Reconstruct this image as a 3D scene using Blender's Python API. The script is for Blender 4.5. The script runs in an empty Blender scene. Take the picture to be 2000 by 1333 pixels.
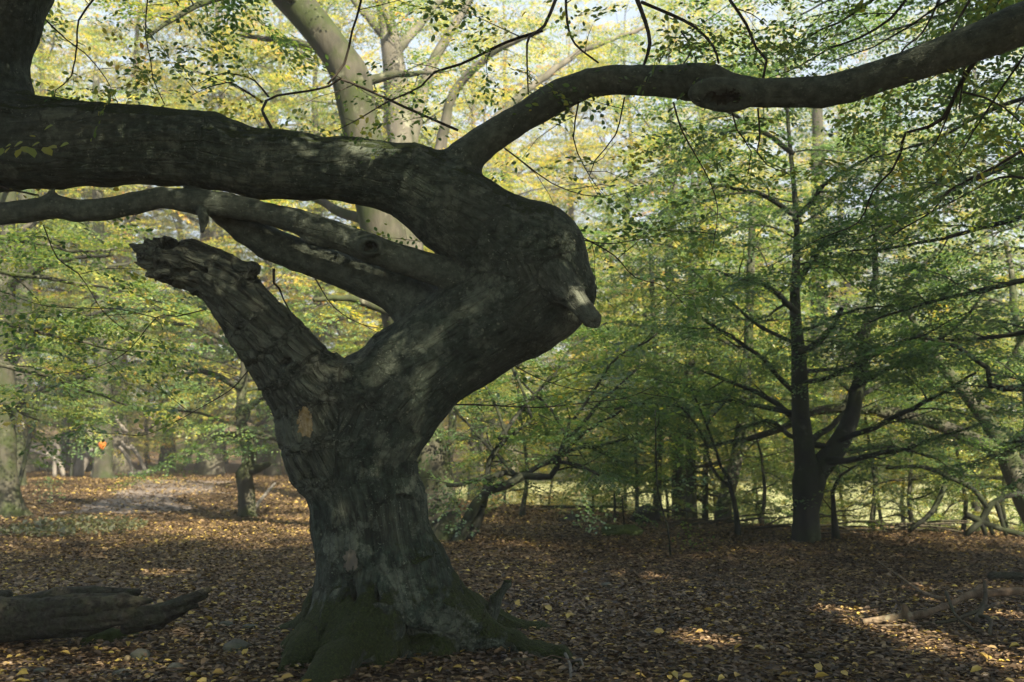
import bpy, math, random
import numpy as np
from mathutils import Vector

# ------------------------------------------------------------------ camera, world, sun, exposure
sc = bpy.context.scene
COL = sc.collection
FPX = 1944.0                     # focal length in pixels of the 2000 px wide photograph (35 mm lens)
PITCH = math.atan(203.5 / FPX)   # looking slightly up
CAMZ = 1.6
cam_d = bpy.data.cameras.new("camera"); cam = bpy.data.objects.new("camera", cam_d); COL.objects.link(cam)
cam.location = (0, 0, CAMZ); cam.rotation_euler = (math.pi / 2 + PITCH, 0, 0)
cam_d.lens = 35.0; cam_d.sensor_width = 36.0; cam_d.clip_start = 0.05; cam_d.clip_end = 3000
cam_d.dof.use_dof = True; cam_d.dof.focus_distance = 8.0; cam_d.dof.aperture_fstop = 1.8
sc.camera = cam

SUN = np.array([0.46, -0.70, 0.72]); SUN /= np.linalg.norm(SUN)      # towards the sun: behind the camera, to the right
w = bpy.data.worlds.new("World"); sc.world = w; w.use_nodes = True
nt = w.node_tree; sky = nt.nodes.new("ShaderNodeTexSky"); sky.sky_type = 'NISHITA'; sky.sun_disc = False
sky.sun_elevation = math.asin(SUN[2]); sky.sun_rotation = math.atan2(SUN[0], SUN[1])
sky.air_density = 1.0; sky.dust_density = 2.0; sky.ozone_density = 1.0
veil = nt.nodes.new("ShaderNodeMix"); veil.data_type = 'RGBA'; veil.inputs[0].default_value = .62; veil.inputs[7].default_value = (3.7, 4.25, 4.75, 1)   # thin high cloud over the whole sky
nt.links.new(sky.outputs[0], veil.inputs[6]); nt.links.new(veil.outputs[2], nt.nodes["Background"].inputs[0]); nt.nodes["Background"].inputs[1].default_value = 0.055
sun_d = bpy.data.lights.new("sun", 'SUN'); sun = bpy.data.objects.new("sun", sun_d); COL.objects.link(sun)
sun_d.energy = 5.0; sun_d.angle = math.radians(0.55); sun_d.color = (1.0, 0.82, 0.58)
sun.rotation_euler = Vector(-SUN).to_track_quat('-Z', 'Y').to_euler(); sun.location = (6, -12, 12)
sc.view_settings.view_transform = 'Standard'; sc.view_settings.look = 'None'
sc.view_settings.exposure = 2.3; sc.view_settings.gamma = 1.0
cy = sc.cycles
cy.max_bounces = 7; cy.diffuse_bounces = 4; cy.glossy_bounces = 2; cy.transmission_bounces = 4
cy.transparent_max_bounces = 4; cy.caustics_reflective = False; cy.caustics_refractive = False
cy.sample_clamp_indirect = 6.0; cy.use_denoising = True
try: cy.denoiser = 'OPENIMAGEDENOISE'
except Exception: pass

rng = np.random.default_rng(7)
random.seed(7)

# ------------------------------------------------------------------ geometry helpers
CP, SP = math.cos(PITCH), math.sin(PITCH)
def ray(px, py):
    dx = (px - 1000) / FPX; dy = (666.5 - py) / FPX
    return np.array([dx, CP - dy * SP, SP + dy * CP])
def P(px, py, d):
    """point at depth d metres in front of the camera that stands at this place of the photograph"""
    r = ray(px, py); return np.array([0, 0, CAMZ]) + r * (d / r[1])
def sstep(a, b, x):
    t = np.clip((x - a) / (b - a), 0, 1); return t * t * (3 - 2 * t)

def _hash(ix, iy, iz, seed):
    h = (ix * 374761393 + iy * 668265263 + iz * 2147483647 + seed * 974634541) & 0xFFFFFFFF
    h = ((h ^ (h >> 13)) * 1274126177) & 0xFFFFFFFF
    h = ((h ^ (h >> 16)) * 2246822519) & 0xFFFFFFFF
    return ((h ^ (h >> 15)) & 0xFFFFFF) / float(0xFFFFFF)
def vnoise(p, seed=0):
    p = np.asarray(p, dtype=np.float64); i = np.floor(p).astype(np.int64); f = p - i; f = f * f * (3 - 2 * f)
    r = 0
    for dx in (0, 1):
        wx = f[:, 0] if dx else 1 - f[:, 0]
        for dy in (0, 1):
            wy = f[:, 1] if dy else 1 - f[:, 1]
            for dz in (0, 1):
                wz = f[:, 2] if dz else 1 - f[:, 2]
                r = r + wx * wy * wz * _hash(i[:, 0] + dx, i[:, 1] + dy, i[:, 2] + dz, seed)
    return r * 2 - 1
def fbm(p, octs=3, seed=0):
    r = 0; a = 1.0
    for o in range(octs):
        r = r + a * vnoise(p * (2.03 ** o), seed + o * 17); a *= 0.5
    return r

BANK_X = np.array([-60, -12, -6, -3.5, -0.7, 2.7, 5, 9, 14, 40]); BANK_Y = np.array([75, 70, 60, 38, 25.5, 21.2, 19.6, 18.4, 18.0, 20])
def gz(x, y):
    x = np.atleast_1d(np.asarray(x, float)); y = np.atleast_1d(np.asarray(y, float))
    z = 0.05 * vnoise(np.stack([x * .45, y * .45, x * 0], -1), 3) + 0.10 * vnoise(np.stack([x * .13, y * .13, x * 0], -1), 4)
    e = y - np.interp(x, BANK_X, BANK_Y)
    z = z - 1.9 * sstep(0.2, 6, e) + 1.35 * sstep(8, 26, e)
    z = z + 0.012 * np.clip(y - 22, 0, 30) * sstep(-3, -9, x)
    z = z + 9.0 * sstep(75, 190, y)
    r = np.hypot(x + 1.0, y - 8.2); z = z + 0.10 * np.exp(-(r / 1.1) ** 2)
    return z
def g1(x, y): return float(gz(x, y)[0])
def G(px, py):
    """where the line of sight through this place of the photograph meets the ground"""
    r = ray(px, py); t = np.linspace(2, 90, 3000)
    q = np.array([0, 0, CAMZ])[None] + r[None] * t[:, None]
    below = q[:, 2] < gz(q[:, 0], q[:, 1])
    k = int(np.argmax(below)) if below.any() else len(t) - 1
    return np.array([q[k, 0], q[k, 1], g1(q[k, 0], q[k, 1])])

def mk_mesh(name, V, Fq, attrs=None, smooth=False, mats=(), mat_idx=None, normals=None):
    """V (n,3); Fq (m,3) or (m,4) or list of both; attrs {name: (domain, type, array)}"""
    me = bpy.data.meshes.new(name)
    V = np.asarray(V, np.float32); blocks = Fq if isinstance(Fq, list) else [Fq]
    blocks = [np.asarray(b, np.int32) for b in blocks if len(b)]
    me.vertices.add(len(V)); me.vertices.foreach_set("co", V.ravel())
    loops = np.concatenate([b.ravel() for b in blocks]); tot = np.concatenate([np.full(len(b), b.shape[1], np.int32) for b in blocks])
    st = np.concatenate([[0], np.cumsum(tot)[:-1]]).astype(np.int32)
    me.loops.add(len(loops)); me.loops.foreach_set("vertex_index", loops)
    me.polygons.add(len(tot)); me.polygons.foreach_set("loop_start", st)
    try: me.polygons.foreach_set("loop_total", tot)
    except Exception: pass
    if mat_idx is not None: me.polygons.foreach_set("material_index", np.asarray(mat_idx, np.int32))
    if smooth: me.polygons.foreach_set("use_smooth", np.ones(len(tot), bool))
    for m in mats: me.materials.append(m)
    for k, (dom, typ, arr) in (attrs or {}).items():
        a = me.attributes.new(k, typ, dom); arr = np.asarray(arr, np.float32)
        a.data.foreach_set("vector" if typ == 'FLOAT_VECTOR' else "value", arr.ravel())
    me.update(calc_edges=True)
    if normals is not None: me.normals_split_custom_set_from_vertices(np.asarray(normals, np.float32).tolist())
    return me
def link(name, me, parent=None, kind=None):
    o = bpy.data.objects.new(name, me); COL.objects.link(o)
    if parent is not None: o.parent = parent
    if kind: o["kind"] = kind
    return o
def tag(o, label, cat, group=None):
    o["label"] = label; o["category"] = cat
    if group: o["group"] = group
    return o
def thing(name, label, cat, loc=(0, 0, 0), group=None):
    o = bpy.data.objects.new(name, None); COL.objects.link(o); o.location = tuple(float(v) for v in loc); o.empty_display_size = .2
    return tag(o, label, cat, group)

def resample(pts, rad, step):
    pts = np.asarray(pts, float); rad = np.asarray(rad, float)
    if len(pts) > 2:      # Catmull-Rom
        ext = np.vstack([2 * pts[0] - pts[1], pts, 2 * pts[-1] - pts[-2]]); out = []; ro = []
        for i in range(len(pts) - 1):
            p0, p1, p2, p3 = ext[i:i + 4]; n = max(1, int(np.linalg.norm(p2 - p1) / step))
            for k in range(n):
                t = k / n
                out.append(.5 * ((2 * p1) + (-p0 + p2) * t + (2 * p0 - 5 * p1 + 4 * p2 - p3) * t * t + (-p0 + 3 * p1 - 3 * p2 + p3) * t ** 3))
                ro.append(rad[i] * (1 - t) + rad[i + 1] * t)
        out.append(pts[-1]); ro.append(rad[-1]); return np.array(out), np.array(ro)
    n = max(2, int(np.linalg.norm(pts[1] - pts[0]) / step) + 1); t = np.linspace(0, 1, n)[:, None]
    return pts[0] * (1 - t) + pts[1] * t, (rad[0] * (1 - t) + rad[1] * t)[:, 0]
def tube(pts, rad, sides=7, lump=0.0, seed=0):
    """tapered tube with closed ends, returns V, quads, tris"""
    pts = np.asarray(pts, float); rad = np.asarray(rad, float); n = len(pts)
    T = np.gradient(pts, axis=0); T /= np.linalg.norm(T, axis=1, keepdims=True) + 1e-9
    ref = np.array([0.0, 0, 1]) if abs(T[0][2]) < .9 else np.array([1.0, 0, 0])
    N = np.cross(T[0], ref); N /= np.linalg.norm(N); V = np.zeros((n, sides, 3)); a = np.arange(sides) * 2 * math.pi / sides
    for i in range(n):
        N = N - T[i] * N.dot(T[i]); N /= np.linalg.norm(N) + 1e-9; B = np.cross(T[i], N)
        V[i] = pts[i] + rad[i] * (np.cos(a)[:, None] * N + np.sin(a)[:, None] * B)
    V = V.reshape(-1, 3)
    if lump:
        ctr = np.repeat(pts, sides, 0); nz = vnoise(V * (0.35 / max(rad.mean(), .01)), seed)[:, None] * lump
        V = V + (V - ctr) * nz
    i = np.arange(n - 1)[:, None] * sides; j = np.arange(sides)[None]; k = (j + 1) % sides
    Q = np.stack([i + j, i + k, i + sides + k, i + sides + j], -1).reshape(-1, 4)
    V = np.vstack([V, pts[:1], pts[-1:]]); c0, c1 = n * sides, n * sides + 1; jj = np.arange(sides); kk = (jj + 1) % sides; off = (n - 1) * sides
    Tt = np.vstack([np.stack([kk, jj, np.full(sides, c0)], -1), np.stack([off + jj, off + kk, np.full(sides, c1)], -1)])
    return V, Q, Tt
def join(parts):
    V = []; Q = []; T = []; o = 0
    for v, q, t in parts:
        V.append(v); Q.append(q + o); T.append(t + o); o += len(v)
    return np.vstack(V), np.vstack(Q), np.vstack(T)
def tubes_mesh(name, parts, mat, base=(0, 0, 0), smooth=True):
    V, Q, T = join(parts)
    return mk_mesh(name, V - np.asarray(base), [Q, T], smooth=smooth, mats=(mat,))

# ------------------------------------------------------------------ materials
def newmat(name):
    m = bpy.data.materials.new(name); m.use_nodes = True; t = m.node_tree
    for n in list(t.nodes): t.nodes.remove(n)
    out = t.nodes.new("ShaderNodeOutputMaterial"); return m, t, out
def N(t, typ, **kw):
    n = t.nodes.new("ShaderNode" + typ)
    for k, v in kw.items(): setattr(n, k, v)
    return n
def ramp(t, stops, src=None, interp='LINEAR'):
    r = N(t, "ValToRGB"); cr = r.color_ramp; cr.interpolation = interp
    while len(cr.elements) < len(stops): cr.elements.new(.5)
    for e, (p, c) in zip(cr.elements, stops):
        e.position = p; e.color = (*c, 1) if len(c) == 3 else c
    if src is not None: t.links.new(src, r.inputs[0])
    return r.outputs[0]
def mixc(t, fac, a, b, blend='MIX'):
    m = N(t, "Mix", data_type='RGBA', blend_type=blend)
    for s, v in ((m.inputs[0], fac), (m.inputs[6], a), (m.inputs[7], b)):
        if hasattr(v, 'links') or hasattr(v, 'is_linked'): t.links.new(v, s)
        elif isinstance(v, (int, float)): s.default_value = v
        else: s.default_value = (*v, 1)
    return m.outputs[2]
def mathn(t, op, a, b=None, clamp=False):
    m = N(t, "Math", operation=op, use_clamp=clamp)
    for s, v in zip(m.inputs, (a, b)):
        if v is None: continue
        if isinstance(v, (int, float)): s.default_value = v
        else: t.links.new(v, s)
    return m.outputs[0]
def noise(t, vec, scale, detail=4, rough=.55):
    n = N(t, "TexNoise"); n.inputs["Scale"].default_value = scale; n.inputs["Detail"].default_value = detail; n.inputs["Roughness"].default_value = rough
    if vec is not None: t.links.new(vec, n.inputs["Vector"])
    return n.outputs[0]
def attr(t, name):
    a = N(t, "Attribute"); a.attribute_name = name; return a
def principled(t, out, col, rough=.8, spec=.3, bump=None, bstr=.5, bdist=.02):
    b = N(t, "BsdfPrincipled"); b.inputs["Roughness"].default_value = rough; b.inputs["Specular IOR Level"].default_value = spec
    if hasattr(col, 'is_linked'): t.links.new(col, b.inputs["Base Color"])
    else: b.inputs["Base Color"].default_value = (*col, 1)
    if bump is not None:
        bn = N(t, "Bump"); bn.inputs["Strength"].default_value = bstr; bn.inputs["Distance"].default_value = bdist
        t.links.new(bump, bn.inputs["Height"]); t.links.new(bn.outputs[0], b.inputs["Normal"])
    t.links.new(b.outputs[0], out.inputs[0]); return b

def leaf_mat(name, stops, trans=.45, tboost=1.7, gloss=.06, per_obj=True):
    m, t, out = newmat(name); a = attr(t, "tint").outputs["Fac"]
    if per_obj:
        oi = N(t, "ObjectInfo"); sep = N(t, "SeparateColor"); t.links.new(oi.outputs["Color"], sep.inputs[0])
        a = mathn(t, 'ADD', a, mathn(t, 'SUBTRACT', sep.outputs[0], 1.0))
    col = ramp(t, stops, a)
    d = N(t, "BsdfDiffuse"); t.links.new(col, d.inputs[0])
    tr = N(t, "BsdfTranslucent"); tc = mixc(t, 1.0, col, (tboost, tboost * .95, tboost * .55), 'MULTIPLY'); t.links.new(tc, tr.inputs[0])
    mx = N(t, "MixShader"); mx.inputs[0].default_value = trans; t.links.new(d.outputs[0], mx.inputs[1]); t.links.new(tr.outputs[0], mx.inputs[2])
    g = N(t, "BsdfGlossy"); g.inputs["Roughness"].default_value = .42; g.inputs[0].default_value = (1, 1, 1, 1)
    m2 = N(t, "MixShader"); m2.inputs[0].default_value = gloss; t.links.new(mx.outputs[0], m2.inputs[1]); t.links.new(g.outputs[0], m2.inputs[2])
    t.links.new(m2.outputs[0], out.inputs[0]); return m
M = {}
LEAFSTOPS = [(0, (.030, .074, .031)), (.35, (.072, .150, .050)), (.6, (.18, .245, .055)), (.8, (.36, .34, .06)), (.95, (.46, .37, .07)), (1, (.40, .20, .045))]
M['leaf'] = leaf_mat("beech_leaf", LEAFSTOPS)
M['litter'] = leaf_mat("litter_leaf", [(0, (.016, .014, .011)), (.28, (.048, .033, .021)), (.52, (.12, .084, .052)), (.72, (.235, .18, .11)), (.88, (.34, .25, .07)), (1, (.42, .34, .08))], trans=.12, tboost=1.1, gloss=.05, per_obj=False)

def wood_mat(name, dark, light, moss=0.0, lichen=0.0, scale=6.0, stretch=.25, bstr=.6):
    m, t, out = newmat(name); tc = N(t, "TexCoord"); mp = N(t, "Mapping"); mp.inputs["Scale"].default_value = (1, 1, stretch)
    t.links.new(tc.outputs["Object"], mp.inputs[0]); n1 = noise(t, mp.outputs[0], scale, 6, .65)
    col = ramp(t, [(.3, dark), (.7, light)], n1)
    if lichen:
        n2 = noise(t, tc.outputs["Object"], scale * .55, 5, .7); f = ramp(t, [(.58, (0, 0, 0)), (.66, (lichen,) * 3)], n2); col = mixc(t, f, col, (.27, .29, .23))
    if moss:
        n3 = noise(t, tc.outputs["Object"], scale * .4, 5, .6); f = ramp(t, [(.42, (0, 0, 0)), (.6, (moss,) * 3)], n3); col = mixc(t, f, col, (.026, .040, .013))
    principled(t, out, col, .88, .15, n1, bstr, .03); return m
M['trunk'] = wood_mat("woodland_bark", (.016, .018, .015), (.066, .067, .054), .85, .4, 5)
M['trunk_dark'] = wood_mat("dark_woodland_bark", (.007, .0095, .008), (.026, .030, .025), .5, .2, 5)
M['trunk_pale'] = wood_mat("pale_smooth_bark", (.04, .041, .036), (.135, .133, .115), .6, .5, 3)
M['twig'] = wood_mat("twig_bark", (.018, .017, .015), (.05, .046, .04), 0, 0, 12)
M['dead'] = wood_mat("bleached_deadwood", (.07, .07, .068), (.21, .205, .195), 0, 0, 8, .2)
M['stick'] = wood_mat("fallen_stick_bark", (.045, .035, .026), (.17, .135, .10), .2, .3, 14, .5)
M['stick_dark'] = wood_mat("damp_stick_bark", (.02, .02, .016), (.07, .062, .05), .4, .1, 14, .5)
M['moss'] = wood_mat("moss_cushion", (.018, .03, .008), (.05, .075, .018), 0, 0, 20, 1, 1.0)
M['stone'] = wood_mat("field_stone", (.05, .055, .05), (.15, .155, .145), .6, .3, 9, 1, .5)
M['cut'] = wood_mat("pale_bare_wood", (.17, .13, .045), (.34, .30, .20), 0, 0, 22, 1, .8)

M['rot'] = wood_mat("rotten_log_wood_and_knot_shade", (.006, .007, .006), (.055, .056, .047), .3, 0, 26, 1, 1.0)

# bark of the old beech: smooth grey skin, fissured where 'rough', green algae, pale lichen, moss cushions, bleached dead limb
def hero_bark():
    m, t, out = newmat("old_beech_bark"); tc = N(t, "TexCoord"); ob = tc.outputs["Object"]
    bk = attr(t, "bark").outputs["Vector"]; rough = attr(t, "rough").outputs["Fac"]; mossa = attr(t, "moss").outputs["Fac"]; dead = attr(t, "dead").outputs["Fac"]
    wob = N(t, "VectorMath", operation='ADD'); wn = N(t, "TexNoise"); wn.inputs["Scale"].default_value = 1.3; t.links.new(bk, wn.inputs["Vector"]); t.links.new(bk, wob.inputs[0])
    ws = N(t, "VectorMath", operation='SCALE'); ws.inputs[3].default_value = .7; t.links.new(wn.outputs["Color"], ws.inputs[0]); t.links.new(ws.outputs[0], wob.inputs[1]); bw = wob.outputs[0]
    vf = N(t, "TexVoronoi", feature='DISTANCE_TO_EDGE'); vf.inputs["Scale"].default_value = 1.15; t.links.new(bw, vf.inputs["Vector"])
    crack = ramp(t, [(.0, (0, 0, 0)), (.12, (1, 1, 1))], vf.outputs["Distance"])
    nb = noise(t, bw, 1.6, 9, .72); nf = noise(t, ob, 42, 7, .7); nl = noise(t, ob, 2.3, 7, .72); na = noise(t, ob, 1.4, 6, .65); nm = noise(t, ob, 13, 6, .7)
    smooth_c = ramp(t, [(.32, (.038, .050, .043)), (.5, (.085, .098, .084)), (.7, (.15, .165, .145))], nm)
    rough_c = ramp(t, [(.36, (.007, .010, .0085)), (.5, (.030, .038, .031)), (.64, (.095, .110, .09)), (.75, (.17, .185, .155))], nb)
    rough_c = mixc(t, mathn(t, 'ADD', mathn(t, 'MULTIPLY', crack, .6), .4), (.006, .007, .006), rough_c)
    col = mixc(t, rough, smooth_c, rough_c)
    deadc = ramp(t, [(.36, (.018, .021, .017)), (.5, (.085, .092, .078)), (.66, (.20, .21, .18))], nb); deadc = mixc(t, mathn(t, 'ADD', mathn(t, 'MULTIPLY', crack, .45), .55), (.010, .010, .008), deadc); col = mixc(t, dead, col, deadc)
    alg = ramp(t, [(.36, (0, 0, 0)), (.54, (.8,) * 3)], na); alg = mathn(t, 'MULTIPLY', alg, mathn(t, 'SUBTRACT', 1.0, mathn(t, 'MULTIPLY', dead, .7))); alg = mathn(t, 'MULTIPLY', alg, mathn(t, 'ADD', mathn(t, 'MULTIPLY', rough, .75), .25))
    col = mixc(t, alg, col, ramp(t, [(.36, (.007, .015, .012)), (.5, (.024, .042, .033)), (.66, (.075, .108, .086))], nm))
    blotch = ramp(t, [(.53, (0, 0, 0)), (.565, (.8,) * 3)], nl); col = mixc(t, mathn(t, 'MULTIPLY', blotch, mathn(t, 'MULTIPLY', mathn(t, 'MULTIPLY', rough, 2.2, True), mathn(t, 'ADD', mathn(t, 'MULTIPLY', crack, .4), .6))), col, ramp(t, [(.35, (.065, .078, .064)), (.65, (.16, .18, .15))], nm))
    fleck = ramp(t, [(.59, (0, 0, 0)), (.63, (1, 1, 1))], nf); fsel = ramp(t, [(.46, (0, 0, 0)), (.56, (.9,) * 3)], noise(t, ob, 4.3, 5, .7))
    col = mixc(t, mathn(t, 'MULTIPLY', fleck, fsel), col, (.20, .22, .185))
    vo = N(t, "TexVoronoi"); vo.inputs["Scale"].default_value = 15; t.links.new(ob, vo.inputs["Vector"])
    spot = ramp(t, [(.10, (1, 1, 1)), (.2, (0, 0, 0))], mathn(t, 'ADD', vo.outputs["Distance"], mathn(t, 'MULTIPLY', mathn(t, 'SUBTRACT', nf, .5), .5))); sel = ramp(t, [(.55, (0, 0, 0)), (.62, (.8,) * 3)], noise(t, ob, 3.1, 4))
    col = mixc(t, mathn(t, 'MULTIPLY', spot, sel), col, (.20, .21, .165))
    mn = noise(t, ob, 7, 7, .75); mf = mathn(t, 'ADD', mossa, mathn(t, 'MULTIPLY', mathn(t, 'SUBTRACT', mn, .5), 1.5)); mf = ramp(t, [(.42, (0, 0, 0)), (.62, (1, 1, 1))], mf)
    mossc = ramp(t, [(.35, (.009, .017, .005)), (.55, (.034, .052, .012)), (.7, (.085, .11, .024))], noise(t, ob, 60, 6, .75))
    col = mixc(t, mf, col, mossc)
    h1 = mathn(t, 'MULTIPLY', mathn(t, 'ADD', mathn(t, 'MULTIPLY', crack, .28), nb), mathn(t, 'ADD', mathn(t, 'MULTIPLY', rough, .9), .10)); h = mathn(t, 'ADD', h1, mathn(t, 'MULTIPLY', mathn(t, 'ADD', nf, nm), .22)); h = mathn(t, 'ADD', h, mathn(t, 'MULTIPLY', mathn(t, 'MULTIPLY', mf, noise(t, ob, 75, 4, .7)), .8))
    col = mixc(t, 1.0, col, (.84, .92, .89), 'MULTIPLY')
    principled(t, out, col, .82, .22, h, 1.0, .055); return m
M['hero'] = hero_bark()

def ground_mat():
    m, t, out = newmat("leaf_strewn_earth"); tc = N(t, "TexCoord"); ob = tc.outputs["Object"]
    v1 = N(t, "TexVoronoi"); v1.inputs["Scale"].default_value = 17; t.links.new(ob, v1.inputs["Vector"]); sp = N(t, "SeparateColor"); t.links.new(v1.outputs["Color"], sp.inputs[0])
    c = ramp(t, [(0, (.012, .010, .008)), (.35, (.05, .034, .022)), (.65, (.12, .08, .048)), (.88, (.23, .17, .10)), (1, (.33, .25, .08))], sp.outputs[0])
    n = noise(t, ob, 1.1, 5, .6); c = mixc(t, ramp(t, [(.35, (.75,) * 3), (.6, (0, 0, 0))], n), c, (.035, .028, .02))
    h = mathn(t, 'ADD', v1.outputs["Distance"], noise(t, ob, 22, 5, .7))
    principled(t, out, c, .9, .15, h, .9, .04); return m
M['ground'] = ground_mat()
def simple_noise_mat(name, a, b, scale, bstr=.5):
    m, t, out = newmat(name); tc = N(t, "TexCoord"); n = noise(t, tc.outputs["Object"], scale, 7, .65)
    principled(t, out, ramp(t, [(.35, a), (.65, b)], n), .9, .15, n, bstr, .05); return m
M['path'] = simple_noise_mat("worn_gravel_path", (.075, .068, .064), (.17, .155, .15), 9)
M['meadow'] = simple_noise_mat("sunlit_meadow_grass", (.15, .18, .09), (.27, .29, .17), 3)
M['orange'] = simple_noise_mat("orange_paint", (.30, .085, .015), (.38, .13, .025), 30, .1)
M['fern'] = leaf_mat("pale_undergrowth_leaf", [(0, (.04, .055, .03)), (.5, (.09, .11, .06)), (1, (.17, .18, .10))], per_obj=False)

# ------------------------------------------------------------------ ground
def grid_mesh(name, xs, ys, dz, mat, keep=None):
    X, Y = np.meshgrid(xs, ys, indexing='ij'); Z = gz(X.ravel(), Y.ravel()) + dz
    V = np.stack([X.ravel(), Y.ravel(), Z], -1); nx, ny = len(xs), len(ys)
    i = np.arange(nx - 1)[:, None] * ny; j = np.arange(ny - 1)[None]
    Q = np.stack([i + j, i + ny + j, i + ny + j + 1, i + j + 1], -1).reshape(-1, 4)
    if keep is not None:
        c = V[Q].mean(1); Q = Q[keep(c[:, 0], c[:, 1])]
        u, inv = np.unique(Q, return_inverse=True); V = V[u]; Q = inv.reshape(-1, 4)
    return mk_mesh(name, V, Q, smooth=True, mats=(mat,))
xs = np.concatenate([np.linspace(-900, -60, 22)[:-1], np.linspace(-60, -16, 60)[:-1], np.linspace(-16, 16, 130)[:-1], np.linspace(16, 60, 60)[:-1], np.linspace(60, 900, 22)])
ys = np.concatenate([np.linspace(-400, -20, 14)[:-1], np.linspace(-20, 3, 24)[:-1], np.linspace(3, 30, 120)[:-1], np.linspace(30, 90, 90)[:-1], np.linspace(90, 1500, 40)])
link("ground", grid_mesh("ground", xs, ys, 0, M['ground']), kind="structure")
def path_keep(x, y):
    c = -9.6 - 0.17 * (y - 24) ; ww = 1.5 + .9 * vnoise(np.stack([x * .6, y * .6, x * 0], -1), 9)
    return (np.abs(x - c) < ww) & (y < 40) & (y > 24.5 + vnoise(np.stack([x, y, x * 0], -1), 5))
link("path", grid_mesh("path", np.linspace(-34, -5, 150), np.linspace(23, 75, 160), .012, M['path'], path_keep), kind="structure")
link("meadow", grid_mesh("meadow", np.linspace(-4, 30, 60), np.linspace(33, 85, 70), .012, M['meadow'],
     lambda x, y: (y > 36 + 3 * vnoise(np.stack([x * .3, y * .3, x * 0], -1), 8)) & (x > -3 + 1.5 * vnoise(np.stack([x * .4, y * .4, x * 0], -1), 6))), kind="structure")

# ------------------------------------------------------------------ leaves
def leaf_frames(d, n):
    d = d / (np.linalg.norm(d, axis=1, keepdims=True) + 1e-9)
    s = np.cross(n, d); s /= np.linalg.norm(s, axis=1, keepdims=True) + 1e-9
    return d, s, np.cross(d, s)
def leaves_mesh(name, pos, d, n, size, tint, mat, fine=False, fold=.22, base=(0, 0, 0), curl=.0):
    d, s, u = leaf_frames(d, n); L = size[:, None]; pos = pos - np.asarray(base)
    if not fine:
        v = np.stack([pos, pos + d * L * .48 + s * L * .31 + u * L * fold * .31, pos + d * L - u * L * curl, pos + d * L * .48 - s * L * .31 + u * L * fold * .31], 1)
        F = np.arange(len(pos) * 4).reshape(-1, 4); tt = tint
    else:
        h = fold * .3
        v = np.stack([pos, pos + d * L * .28 + s * L * .25 + u * L * h, pos + d * L * .66 + s * L * .25 + u * L * (h - curl * .3), pos + d * L - u * L * curl,
                      pos + d * L * .66 - s * L * .25 + u * L * (h - curl * .3), pos + d * L * .28 - s * L * .25 + u * L * h], 1)
        b = np.arange(len(pos))[:, None] * 6
        F = np.stack([b + [[0, 3, 2, 1]], b + [[0, 5, 4, 3]]], 1).reshape(-1, 4); tt = np.repeat(tint, 2)
    return mk_mesh(name, v.reshape(-1, 3), F, {"tint": ('FACE', 'FLOAT', tt)}, mats=(mat,))

# flat beech sprays: a central twig with alternating leaves and side twigs, in a gently drooping plane
def make_spray(r, L=.75, nl=60, leaf=.072):
    p = []; d = []; n = []; s = []
    def twig(o, ang, ln, cnt):
        dirv = np.array([math.cos(ang), math.sin(ang)])
        for k in range(cnt):
            t = (k + .6) / cnt * ln; side = 1 if k % 2 else -1
            q = o + dirv * t; a = ang + side * r.uniform(.5, 1.1)
            droop = -.22 * (np.hypot(*q) / L) ** 2 * L
            p.append([q[0], q[1], droop + r.normal(0, .018)]); d.append([math.cos(a), math.sin(a), r.normal(-.22, .25)])
            n.append([r.normal(0, .24), r.normal(0, .24), 1]); s.append(leaf * r.uniform(.65, 1.2))
    main = int(nl * .36); twig(np.zeros(2), 0, L, main)
    ns = 5
    for k in range(ns):
        t = L * (.15 + .7 * k / ns); side = 1 if k % 2 else -1
        twig(np.array([t, 0]), side * r.uniform(.6, .95), (L - t) * .75 + .1, max(2, int(nl * .64 / ns)))
    return np.array(p), np.array(d), np.array(n), np.array(s)
SPRAYS = [make_spray(np.random.default_rng(100 + k)) for k in range(6)]
SPRAYS_BIG = [make_spray(np.random.default_rng(200 + k), L=1.15, nl=62, leaf=.105) for k in range(6)]

def place_sprays(anchors, r, protos, scale=1.0, tilt=.14, tint=(.35, .16)):
    """anchors: list of (pos, heading vector) -> leaf arrays"""
    pos = []; dd = []; nn = []; ss = []; tt = []
    for a, h in anchors:
        p, d, n, s = protos[r.integers(len(protos))]
        h = np.asarray(h, float); yaw = math.atan2(h[1], h[0]) + r.normal(0, .5); pit = math.asin(max(-.9, min(.9, h[2] / (np.linalg.norm(h) + 1e-9)))) * .6 + r.normal(0, tilt); rol = r.normal(0, tilt * 1.2)
        cy_, sy_, cp, sp_, cr, sr = math.cos(yaw), math.sin(yaw), math.cos(pit), math.sin(pit), math.cos(rol), math.sin(rol)
        R = np.array([[cy_, -sy_, 0], [sy_, cy_, 0], [0, 0, 1]]) @ np.array([[cp, 0, -sp_], [0, 1, 0], [sp_, 0, cp]]) @ np.array([[1, 0, 0], [0, cr, -sr], [0, sr, cr]])
        k = scale * r.uniform(.75, 1.25)
        pos.append(p @ R.T * k + a); dd.append(d @ R.T); nn.append(n @ R.T); ss.append(s * scale * r.uniform(.85, 1.15))
        tt.append(np.clip(r.normal(tint[0], tint[1] * .7) + r.normal(0, tint[1] * .7, len(p)), 0, 1))
    return [np.concatenate(x) for x in (pos, dd, nn, ss, tt)]

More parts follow.
